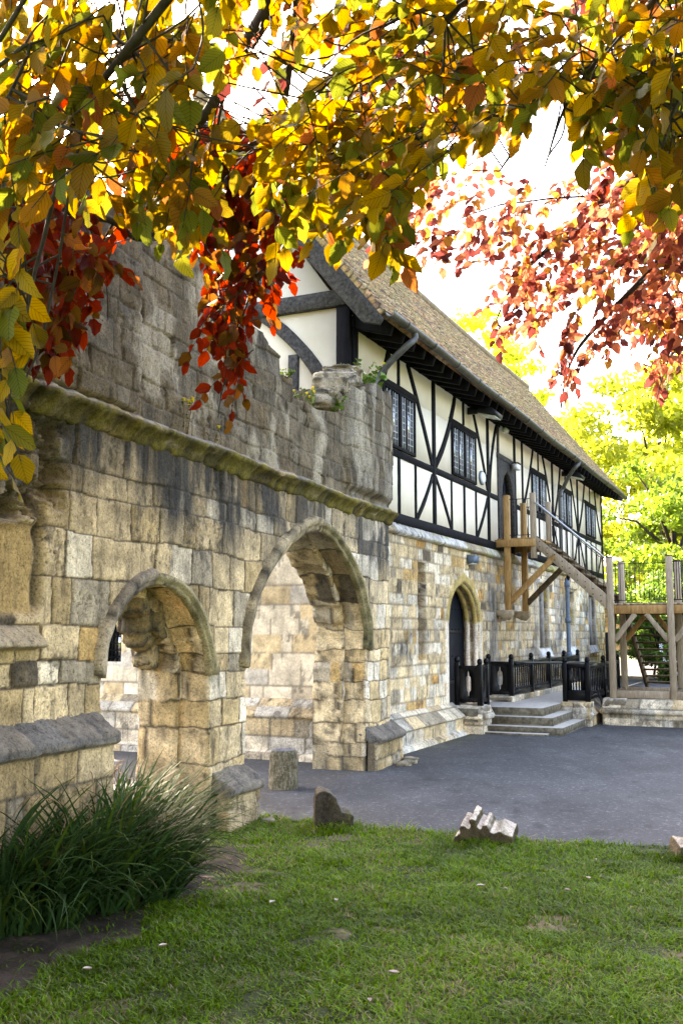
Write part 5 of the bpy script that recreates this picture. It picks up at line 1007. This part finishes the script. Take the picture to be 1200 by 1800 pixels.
# ------------------------------------------------------------------ trees and shrubs beyond the yard
def bgtree(name, label, cat, x, y, z0, h, cr, ch, n, ls, col, seed, trunk=.18, cz=None, var=.5, grp='trees beyond the yard', ncl=80):
    rs = np.random.RandomState(seed); t = thing(name, label, cat, (x, y, z0), grp); cz = cz if cz is not None else z0 + h - ch
    # clumps spread through the crown
    d = rs.normal(size=(ncl, 3)); d /= np.linalg.norm(d, axis=1, keepdims=True); r = rs.uniform(.35, 1, (ncl, 1)) ** .6; cen = np.array([x, y, cz]) + d * r * np.array([cr, cr, ch]); cs = rs.uniform(.16, .34, ncl) * cr
    m = MB(); m.tube([(x, y, z0 - .2), (x + .1, y, z0 + h * .2), (x, y + .1, cz), (x + .2, y, cz + ch * .6)], [trunk, trunk * .8, trunk * .55, trunk * .15], 8); m.build('trunk', M['bark'], t)
    for k in range(0, ncl, 5):
        b = np.array([x, y, z0 + h * .2 + (cz - z0) * .5 * rs.rand()]); e = cen[k]; m = MB(); m.tube([b, (b + e) / 2 + np.array([0, 0, .06 * h]), e], [trunk * .4, trunk * .25, trunk * .06], 6); m.build('limb', M['bark'], t)
    k = rs.choice(ncl, n, p=cs ** 2 / np.sum(cs ** 2)); o = rs.normal(size=(n, 3)); o /= np.linalg.norm(o, axis=1, keepdims=True); o *= (rs.rand(n, 1) ** .5) * cs[k][:, None]; o[:, 2] *= .45
    P = cen[k] + o; P[:, 2] = np.maximum(P[:, 2], z0 + .05)
    a = rs.normal(size=(n, 3)); a[:, 2] -= .25; a /= np.linalg.norm(a, axis=1, keepdims=True); b = np.cross(a, rs.normal(size=(n, 3)) + np.array([0, 0, 1.2])); b /= np.linalg.norm(b, axis=1, keepdims=True) + 1e-9
    s = ls * rs.uniform(.6, 1.3, (n, 1)); V = np.stack([P - a * s, P + b * s * .5 - a * s * .1, P + a * s, P - b * s * .5 - a * s * .1], 1).reshape(-1, 3)
    C = col * (1 - var / 2 + var * rs.rand(n, 1)) * (.75 + .5 * rs.rand(ncl, 1)[k]); C = np.repeat(C, 4, 0)
    mesh_np('crown', V, [np.arange(n * 4).reshape(n, 4)], M['bgleaf'], t, col=C); return t
Gy = LIN(.25, .28, .03); Gm = LIN(.11, .17, .02)
bgtree('maple_tree', 'broad yellow-green tree standing just right of the far end of the hall', 'tree', 13.2, 41, 1.2, 13, 4.2, 5.2, 17000, .16, Gy, 1, cz=8.2)
bgtree('maple_tree', 'sunlit tree behind the right wooden post of the lower landing', 'tree', 15.5, 37, 1.2, 12, 4.0, 4.6, 14000, .16, Gy * 1.1, 2, cz=6.6)
bgtree('tall_tree', 'tall pale tree fading into the white sky at the right edge', 'tree', 26, 66, 1.5, 20, 6.5, 8.5, 12000, .24, Gy * 1.5, 3, cz=13)
bgtree('tall_tree', 'pale green tree top showing over the middle of the roof ridge', 'tree', 6.3, 52, .5, 19, 3.4, 4.0, 2600, .2, Gy * 1.5, 4, cz=15.5, ncl=26)
bgtree('tall_tree', 'pale tree top showing over the far end of the roof', 'tree', 10.6, 58, .5, 18, 4.4, 6, 4200, .22, Gy * 1.5, 5, cz=13, ncl=30)
bgtree('dense_tree', 'darker green tree seen under the white sky between hall and staircase', 'tree', 11.4, 34, 1.0, 8, 2.6, 3.2, 12000, .12, Gm, 6, cz=4.9)
bgtree('dense_tree', 'green leafy tree behind the rails of the lower landing', 'tree', 11.6, 30.5, 1.0, 6, 2.4, 2.3, 14000, .10, Gm * 1.2, 7, cz=4.0, ncl=60)
for i, (x, y, h, r, nl, lab) in enumerate(((8.0, 25.4, 2.3, .9, 8000, 'round green shrub behind the upper treads of the lower stair flight'), (8.8, 24.6, 2.1, 1.0, 7500, 'green shrub with small white flowers behind the lower stair flight'), (9.9, 26.2, 2.6, 1.3, 7000, 'leafy shrub behind the right posts of the staircase'), (8.45, 27.4, 2.0, 1.1, 7000, 'rounded shrub at the turn of the path, left of the others behind the lower flight'), (9.6, 29.0, 3.2, 1.6, 9000, 'taller shrub against the garden wall behind the staircase'))):
    bgtree('garden_shrub', lab, 'shrub', x, y, .45, h, r, h * .42, nl, .055, LIN(.085, .15, .025), 20 + i, .04, cz=.45 + h * .5, grp='shrubs behind the staircase', ncl=40)
rs = np.random.RandomState(3); fl = thing('white_flower_bush', 'low bush covered with white blossom behind the lower stair flight', 'shrub', (8.15, 23.6, .45))
n = 3600; a = rs.rand(n) * 6.28; r = rs.rand(n) ** .5 * .75; P = np.stack([8.15 + r * np.cos(a), 23.6 + r * np.sin(a) * .6, .48 + rs.rand(n) * (1.3 - .8 * r)], 1); d = rs.normal(size=(n, 3)) * .045; e = rs.normal(size=(n, 3)) * .028
mesh_np('foliage', np.stack([P - d, P + e, P + d, P - e], 1).reshape(-1, 3), [np.arange(n * 4).reshape(n, 4)], M['bgleaf'], fl, col=np.repeat(LIN(.08, .14, .025) * (.5 + rs.rand(n, 1)), 4, 0))
m = MB()
for k in range(70):
    a = rs.rand() * 6.28; r = rs.rand() ** .5 * .75; c = np.array([8.15 + r * math.cos(a), 23.6 + r * math.sin(a) * .6 - .1, .6 + rs.rand() * (1.25 - .7 * r)]); q = rs.uniform(.03, .06)
    for j in range(5): b = j * 1.257; m.add([c, c + np.array([math.cos(b - .4) * q, -.02, math.sin(b - .4) * q]), c + np.array([math.cos(b) * q * 1.3, -.03, math.sin(b) * q * 1.3]), c + np.array([math.cos(b + .4) * q, -.02, math.sin(b + .4) * q])], [[0, 1, 2, 3]])
m.build('blossom', M['whitepetal'], fl)
# garden wall far behind
gwf = Frame((6, 37.5, 0), (1, -.02, 0)); gwt = thing('garden_wall', 'sunlit old brown garden wall across the far end of the path', 'wall', (6, 37.5, 1.2))
sheet('wall', gwf, 0, 16, .8, 3.0, .07, stone_field(Stones(81, 0, 16, .8, 3.2, (.11, .15), (.2, .34)), [BUFF, OCH, CREAM], [2, 1, 1], .01, .006), T=.4, back=False, parent=gwt)
m = MB(); m.box(gwf, -.05, 16.05, 3.0, 3.1, -.46, .06, .02); m.build('coping', M['concrete'], gwt)

for i, (x, y, h) in enumerate(((24, 30, 9), (30, 26, 11), (33, 36, 12))):
    bgtree('yard_side_tree', ('green tree on the right side of the yard, reflected in the hall windows', 'tall green tree at the right edge of the yard', 'tall tree far to the right of the yard')[i], 'tree', x, y, .0, h, 4, h * .4, 5000, .22, Gm, 40 + i, cz=h * .6, ncl=40)

bgtree('added_shade_tree', 'tree added behind the ruined wall at the far left to shade the yard and sedge, mostly hidden by the copper beech', 'tree', -8.4, 18.0, 0, 12, 2.7, 4.2, 9000, .2, Gm * .8, 60, cz=7.8, ncl=50, grp='shade trees added behind the ruined wall')  # added tree, mostly out of view, keeps sun off the yard and sedge

# ------------------------------------------------------------------ the copper beech whose boughs hang over the view
ct, st_ = math.cos(TH), math.sin(TH)
def at(px, py, D):
    """a point of the tree D metres in front of the camera"""
    r = (px - 600) / F; u = -(py - 900) / F; return np.array([r * D, D * (ct - u * st_), CH + D * (st_ + u * ct)])
def topx(P):
    Y = P[:, 1] * ct + (P[:, 2] - CH) * st_; Z = -P[:, 1] * st_ + (P[:, 2] - CH) * ct; Y = np.where(Y < .05, .05, Y); return 600 + F * P[:, 0] / Y, 900 - F * Z / Y, Y
bt = thing('copper_beech', 'copper beech with golden green and dark red leaves hanging over the top of the view', 'tree', (3.6, -2.2, 0))
crotch = np.array([3.3, -1.6, 4.2])
m = MB(); m.tube([(3.6, -2.2, -.1), (3.55, -2.15, .6), (3.5, -2.0, 2.2), tuple(crotch), (3.0, -1.2, 7.5), (2.8, -.9, 10)], [.42, .34, .30, .26, .16, .05], 14); m.build('trunk', M['bark'], bt, True)
BG = [  # (points px,py,depth), radius start, end, comes from the trunk
    ([(640, -420, 3.4), (520, -90, 3.9), (432, 85, 4.3), (372, 185, 4.4), (345, 235, 4.5), (330, 330, 4.6)], .045, .008, 1),
    ([(430, 88, 4.3), (405, 140, 4.4), (388, 190, 4.4), (380, 240, 4.5), (372, 300, 4.6)], .012, .004, 0),
    ([(-260, 420, 4.2), (-60, 395, 4.4), (60, 372, 4.5), (150, 378, 4.6), (200, 388, 4.6), (240, 418, 4.6), (275, 405, 4.6), (310, 345, 4.6)], .022, .006, 1),
    ([(330, -60, 2.0), (240, 70, 2.2), (165, 170, 2.3), (125, 280, 2.3), (95, 370, 2.3), (55, 500, 2.25), (25, 640, 2.2), (10, 760, 2.2)], .008, .0018, 1),
    ([(62, -30, 2.0), (52, 80, 2.1), (20, 170, 2.1), (-10, 230, 2.1)], .005, .0015, 1), ([(160, 180, 2.3), (80, 560, 2.3), (22, 720, 2.2), (5, 800, 2.2)], .004, .0015, 0),
    ([(1500, 20, 2.6), (1300, 75, 2.9), (1180, 105, 3.0), (1040, 122, 3.1), (970, 152, 3.1), (922, 165, 3.1)], .022, .006, 1),
    ([(1180, 100, 3.0), (1060, 130, 3.1), (985, 165, 3.2), (930, 182, 3.2), (905, 260, 3.3), (880, 300, 3.3)], .014, .003, 0),
    ([(900, -120, 2.2), (820, -20, 2.4), (700, 30, 2.5), (640, 70, 2.6)], .01, .002, 1), ([(1300, -200, 2.2), (1180, -40, 2.4), (1090, 60, 2.6), (1010, 170, 2.7), (960, 290, 2.7)], .012, .002, 1),
    ([(1330, 120, 2.4), (1230, 140, 2.4), (1190, 190, 2.4), (1165, 270, 2.4), (1140, 370, 2.4)], .007, .0015, 1), ([(640, 70, 2.6), (560, 160, 2.7), (500, 230, 2.8)], .004, .0015, 0),
    ([(960, 180, 2.8), (850, 205, 2.8), (740, 240, 2.8), (650, 245, 2.8), (600, 260, 2.8), (520, 232, 2.8)], .006, .0015, 0), ([(900, 190, 2.9), (800, 205, 3.0), (700, 290, 3.1), (640, 320, 3.1), (570, 330, 3.1)], .005, .0012, 0),
    ([(560, -200, 3.6), (520, 20, 4.2), (500, 180, 4.6), (490, 250, 4.6), (489, 340, 4.7), (470, 380, 4.7), (430, 430, 4.7)], .018, .004, 1),
    ([(489, 330, 4.7), (445, 350, 4.8), (430, 390, 4.8), (425, 440, 4.8)], .006, .002, 0), ([(530, 380, 4.7), (500, 440, 4.7), (445, 500, 4.7), (415, 590, 4.7), (395, 680, 4.7), (385, 735, 4.7)], .008, .0015, 0), ([(330, 330, 4.6), (360, 420, 4.7), (385, 500, 4.7), (360, 570, 4.7)], .006, .0015, 0),
    ([(200, 388, 4.6), (150, 480, 4.6), (120, 560, 4.6), (90, 640, 4.6)], .006, .0015, 0), ([(150, 378, 4.6), (180, 470, 4.6), (190, 560, 4.6)], .005, .0015, 0), ([(60, 372, 4.5), (40, 450, 4.5), (50, 560, 4.5), (100, 620, 4.5)], .005, .0015, 0),
    ([(1700, 100, 5.0), (1400, 210, 5.6), (1200, 270, 6.0), (1080, 340, 6.1), (980, 420, 6.2), (900, 500, 6.3), (860, 590, 6.3)], .04, .003, 1), ([(1700, 300, 5.2), (1350, 400, 5.8), (1200, 440, 6.0), (1120, 500, 6.0), (1050, 570, 6.0), (1000, 640, 6.0), (985, 740, 6.0)], .03, .002, 1),
    ([(1080, 340, 6.1), (960, 350, 6.2), (850, 370, 6.3), (760, 410, 6.4), (700, 450, 6.4)], .008, .002, 0), ([(1200, 440, 6.0), (1100, 430, 6.2), (1000, 450, 6.3), (900, 450, 6.3), (800, 480, 6.3)], .008, .002, 0), ([(1350, 400, 5.8), (1260, 520, 5.8), (1180, 620, 5.8), (1150, 720, 5.8)], .012, .002, 0), ([(1150, 450, 6.0), (1180, 540, 6.0), (1200, 640, 6.0)], .006, .002, 0)]
SPN = []; rsb = np.random.RandomState(9)
for pts, r0, r1, tr in BG:
    P = [at(*p) for p in pts]
    if tr: P = [crotch + (P[0] - crotch) * .0, crotch * .5 + P[0] * .5 + np.array([0, 0, .5])] + P
    C_ = np.array(catmull(P, 6)); C_ = C_ + (np.stack([fbm(C_[:, 0] * 3, C_[:, 2] * 3, k, 3) for k in (1, 2, 3)], 1) - .5) * .04; rr = np.linspace(r0 * (1.6 if tr else 1), r1, len(C_)); m = MB(); m.tube(C_, rr, 8); m.build('bough', M['bark'], bt, True); SPN.append(C_)
SPN = np.concatenate(SPN)
# one leaf: 5 stations across 3 columns
TS = np.array([0, .07, .19, .35, .53, .71, .87, 1.0]); TW = np.array([.02, .42, .80, 1.0, .97, .76, .42, .01])
class Leaves:
    def __init__(s): s.P = []; s.A = []; s.Nn = []; s.L = []; s.C = []
    def add(s, p, a, n, L, c): s.P.append(p); s.A.append(a); s.Nn.append(n); s.L.append(L); s.C.append(c)
    def build(s, name, mt, parent, seed=0):
        P, A, Nn, L, C = map(np.array, (s.P, s.A, s.Nn, s.L, s.C)); k = len(P); rs = np.random.RandomState(seed); A /= np.linalg.norm(A, axis=1, keepdims=True); B = np.cross(Nn, A); B /= np.linalg.norm(B, axis=1, keepdims=True) + 1e-9; N_ = np.cross(A, B)
        cup = rs.uniform(-.15, .5, k); curl = rs.uniform(-.5, .2, k); wv = rs.uniform(.27, .34, k); V = np.zeros((k, 8, 3, 3)); UV = np.zeros((k, 8, 3, 2)); ph = rs.rand(k) * 6
        for i, (t, w) in enumerate(zip(TS, TW)):
            for j, sd_ in enumerate((-1, 0, 1)):
                rw_ = 1 + .11 * np.sin(ph + i * 2.4 + sd_ * 1.7) * abs(sd_); hh = cup * abs(sd_) * w * .5 + curl * t * t + (.05 * np.sin(t * 14 + sd_ * 2 + ph)) * abs(sd_)
                V[:, i, j] = P + A * (L * t)[:, None] + B * (L * wv * w * sd_ * rw_)[:, None] + N_ * (L * hh)[:, None]; UV[:, i, j] = (t, sd_ * w * .62)
        base = np.arange(k)[:, None] * 24; q = np.array([[i * 3 + j, i * 3 + 3 + j, i * 3 + 4 + j, i * 3 + 1 + j] for i in range(7) for j in range(2)]); Q = (base[:, :, None] + q[None]).reshape(-1, 4)
        return mesh_np(name, V.reshape(-1, 3), [Q], M[mt], parent, col=np.repeat(C, 24, 0), uv=UV.reshape(-1, 2), smooth=True)
LV = {'green': Leaves(), 'red': Leaves(), 'pink': Leaves()}; TWG = MB(); TWR = MB()
def colour(kind, rs, mix):
    if kind == 'green':
        z_ = rs.rand(); c = (LIN(.125, .145, .016) if z_ < .42 else LIN(.20, .145, .016) if z_ < .72 else LIN(.30, .145, .018)) * (.6 + .6 * rs.rand()); c = c + LIN(.10, .02, .0) * max(0, rs.normal() * .5) ; q = rs.rand(); return LIN(.30, .10, .03) * (.6 + .7 * rs.rand()) if q < mix * .6 else LIN(.34, .21, .012) * (.6 + .6 * rs.rand()) if q < mix * .6 + .25 else c
    if kind == 'pink':
        q = rs.rand(); return (LIN(.46, .15, .085) * rs.uniform(.7, 1.3)) if q < .5 else (LIN(.42, .21, .05) * rs.uniform(.6, 1.2)) if q < .5 + mix * .5 else LIN(.14, .035, .03) * rs.uniform(.6, 1.4)
    c = (LIN(.20, .022, .010) if rs.rand() < .75 else LIN(.13, .06, .01)) * (.4 + .9 * rs.rand()); return c if rs.rand() > mix else LIN(.26, .09, .02) * (.6 + .8 * rs.rand())
def spray(p, d, L, n, ls, kind, rs, mix, droop=.5, face=(-.1, -.8, .45), conn=True):
    d = d / np.linalg.norm(d); pts = [p]; seg = 6; dd = d.copy()
    for k in range(seg): dd = dd + np.array([0, 0, -droop / seg]) + rs.normal(size=3) * .08; dd /= np.linalg.norm(dd); pts.append(pts[-1] + dd * L / seg)
    pts = np.array(pts); tw = TWG if kind == 'green' else TWR; tw.tube(pts, np.linspace(.0022, .0009, len(pts)), 4, False)
    if conn:
        dq = np.sum((SPN - p) ** 2, 1); ok_ = np.argsort(dq)[:14]; q = SPN[ok_[rs.randint(14)]]; D = np.linalg.norm(q - p)
        if D < .6: mid = (q + p) / 2 + rs.normal(size=3) * .05 * D - np.array([0, 0, .06 * D]); tw.tube(catmull([q, mid, p], 4), np.linspace(.0030, .0018, 9), 5, False)
    fc = np.array(face)
    for k in range(n):
        t = (k + .6) / n * seg; i = min(seg - 1, int(t)); b = pts[i] + (pts[i + 1] - pts[i]) * (t - i); ax = pts[i + 1] - pts[i]; ax /= np.linalg.norm(ax)
        nn = fc + rs.normal(size=3) * .55; side = np.cross(nn, ax); side /= np.linalg.norm(side); sg = 1 if k % 2 else -1; a = ax * rs.uniform(.5, .9) + side * sg * rs.uniform(.5, .9) + np.array([0, 0, -.28]) + rs.normal(size=3) * .12
        if k == n - 1: a = ax + np.array([0, 0, -.2])
        LV[kind].add(b, a, nn, ls * rs.uniform(.62, 1.15), colour(kind, rs, mix))
def zone(poly, cnt, dr, kind, ls, L, n, dirs, mix, seed, droop=.5):
    rs = np.random.RandomState(seed); P = np.array(poly, float); lo, hi = P.min(0), P.max(0); k = 0
    while k < cnt:
        x, y = rs.uniform(lo, hi)
        if not inpoly(np.array([x]), np.array([y]), poly)[0]: continue
        D = rs.uniform(*dr); p = at(x, y, D); d = np.array([dirs[0], rs.uniform(-.5, .3), dirs[1]]) + rs.normal(size=3) * np.array([.45, .2, .35]); d /= np.linalg.norm(d); spray(p - d * L * .5, d, L * rs.uniform(.7, 1.2), n, ls, kind, rs, mix, droop); k += 1
# golden green leaves close by
zone([(-60, -60), (400, -60), (385, 60), (350, 130), (360, 200), (250, 250), (180, 240), (100, 330), (-60, 400)], 76, (1.9, 2.9), 'green', .074, .30, 8, (-.35, -.7), .06, 1)
zone([(90, 230), (350, 170), (385, 330), (330, 400), (240, 330), (150, 350)], 25, (2.1, 2.9), 'green', .070, .28, 7, (.1, -.8), .10, 2)
zone([(-40, 430), (30, 430), (45, 560), (10, 640), (-40, 640)], 8, (2.0, 2.3), 'green', .080, .24, 6, (.3, -.8), .0, 3)
zone([(-40, 650), (6, 650), (4, 820), (-40, 840)], 8, (2.0, 2.3), 'green', .070, .22, 6, (.2, -.8), .0, 4)
zone([(560, -60), (1260, -60), (1260, 210), (1060, 150), (960, 150), (800, 250), (720, 310), (600, 350), (500, 300), (490, 230), (560, 130)], 131, (2.2, 3.4), 'green', .069, .30, 9, (-.75, -.45), .08, 5)
zone([(500, 200), (720, 230), (720, 340), (650, 400), (520, 380), (455, 300)], 32, (2.5, 3.4), 'green', .072, .28, 8, (-.4, -.7), .1, 6)
zone([(1060, 130), (1260, 150), (1260, 380), (1140, 350), (1110, 250)], 22, (2.2, 2.8), 'green', .076, .28, 8, (-.2, -.8), .05, 7)
zone([(930, 120), (1110, 150), (1060, 260), (990, 230), (940, 180)], 6, (2.4, 3.0), 'green', .08, .26, 7, (-.1, -.9), .05, 8)
zone([(640, 400), (700, 380), (710, 460), (670, 470)], 5, (2.7, 3.0), 'green', .075, .24, 7, (.1, -.9), .3, 9)
zone([(480, 350), (540, 350), (530, 400), (490, 400)], 5, (2.6, 2.9), 'green', .07, .2, 6, (.1, -.9), .05, 10)
zone([(260, 300), (310, 300), (300, 380), (270, 380)], 5, (2.2, 2.5), 'green', .072, .22, 6, (.1, -.9), .0, 11)
zone([(380, -60), (560, -60), (560, 40), (500, 100), (400, 60)], 18, (3.2, 4.2), 'green', .07, .30, 7, (-.1, -.85), .5, 12)
zone([(390, 40), (520, 40), (520, 150), (430, 160)], 4, (3.5, 4.4), 'pink', .075, .3, 7, (.0, -.9), .5, 13)
# dark red leaves further off
zone([(-60, 350), (210, 390), (215, 470), (190, 560), (120, 600), (-60, 560)], 67, (4.0, 5.0), 'red', .092, .34, 9, (.2, -.8), .25, 21)
zone([(60, 560), (130, 560), (125, 620), (80, 620)], 5, (4.2, 4.8), 'red', .09, .3, 8, (.2, -.9), .1, 22)
zone([(300, 270), (420, 220), (500, 290), (520, 400), (500, 450), (430, 420), (350, 430), (300, 360)], 54, (4.3, 5.0), 'red', .092, .32, 9, (.1, -.85), .12, 23)
zone([(350, 430), (520, 430), (490, 520), (440, 540), (400, 600), (345, 580), (370, 500)], 32, (4.4, 4.9), 'red', .080, .32, 9, (-.2, -.85), .18, 24)
zone([(385, 590), (430, 570), (410, 690), (375, 690)], 9, (4.5, 4.9), 'red', .078, .3, 9, (-.15, -.95), .15, 25)
zone([(-60, 100), (330, 100), (340, 380), (-60, 380)], 37, (4.2, 5.4), 'red', .09, .34, 8, (.1, -.7), .5, 26)
zone([(640, 310), (800, 300), (1000, 330), (1260, 300), (1260, 470), (1000, 430), (860, 430), (740, 440), (650, 400)], 123, (5.2, 6.6), 'pink', .078, .36, 9, (-.75, -.4), .42, 27)
zone([(980, -60), (1260, -60), (1260, 310), (1060, 310), (1010, 190)], 58, (4.5, 6.5), 'pink', .084, .36, 9, (-.5, -.6), .6, 28)
zone([(600, 60), (980, 60), (960, 190), (740, 260), (600, 300)], 45, (4.5, 6.0), 'pink', .084, .36, 8, (-.7, -.5), .6, 29)
zone([(870, 450), (1260, 430), (1260, 560), (1080, 590), (1000, 560), (900, 560)], 73, (5.5, 6.6), 'pink', .078, .36, 9, (-.7, -.5), .35, 30)
zone([(980, 560), (1090, 560), (1060, 640), (1000, 650)], 9, (5.7, 6.3), 'pink', .078, .34, 9, (-.5, -.7), .2, 31)
zone([(975, 640), (1000, 640), (1000, 700), (980, 700)], 3, (5.8, 6.2), 'pink', .078, .32, 8, (-.1, -.95), .1, 32)
zone([(1140, 560), (1240, 560), (1240, 700), (1160, 700)], 16, (5.5, 6.2), 'pink', .078, .34, 8, (-.3, -.9), .3, 33)
zone([(870, 540), (960, 540), (950, 610), (880, 600)], 4, (5.8, 6.4), 'pink', .084, .3, 7, (-.6, -.6), .2, 34)
LV['green'].build('golden_foliage', 'leaf', bt, 1)['label'] = 'golden green backlit leaves'; LV['red'].build('copper_foliage', 'leaf', bt, 2)['label'] = 'dark copper red leaves'; LV['pink'].build('salmon_foliage', 'leaf', bt, 3)['label'] = 'salmon and orange leaves against the white sky'
TWG.build('twigs', M['bark'], bt); TWR.build('twigs', M['bark'], bt)
# rest of the crown over and behind the viewer: unseen, added to shade lawn
rs = np.random.RandomState(77); n = 60000; d = rs.normal(size=(n, 3)); d /= np.linalg.norm(d, axis=1, keepdims=True); P = np.array([2.0, -1.0, 6.6]) + d * (rs.rand(n, 1) ** .45) * np.array([6.5, 6.5, 3.6]); x_, y_, dd_ = topx(P); vis = (P[:, 1] > -.2) & (x_ > -600) & (x_ < 1800) & (y_ > -1100) | (P[:, 2] < 3.4)
P = P[~vis]; n = len(P); a = rs.normal(size=(n, 3)); a /= np.linalg.norm(a, axis=1, keepdims=True); b = np.cross(a, rs.normal(size=(n, 3))); b /= np.linalg.norm(b, axis=1, keepdims=True); s = .18
mesh_np('shade_crown', np.stack([P - a * s, P + b * s * .5, P + a * s, P - b * s * .5], 1).reshape(-1, 3), [np.arange(n * 4).reshape(n, 4)], M['bgleaf'], bt, col=np.repeat(LIN(.09, .05, .015) * (.6 + .8 * rs.rand(n, 1)), 4, 0))
for k in range(7): e = P[rs.randint(n)]; m = MB(); m.tube([crotch, (crotch + e) / 2 + np.array([0, 0, .5]), e], [.12, .07, .01], 8); m.build('bough', M['bark'], bt, True)
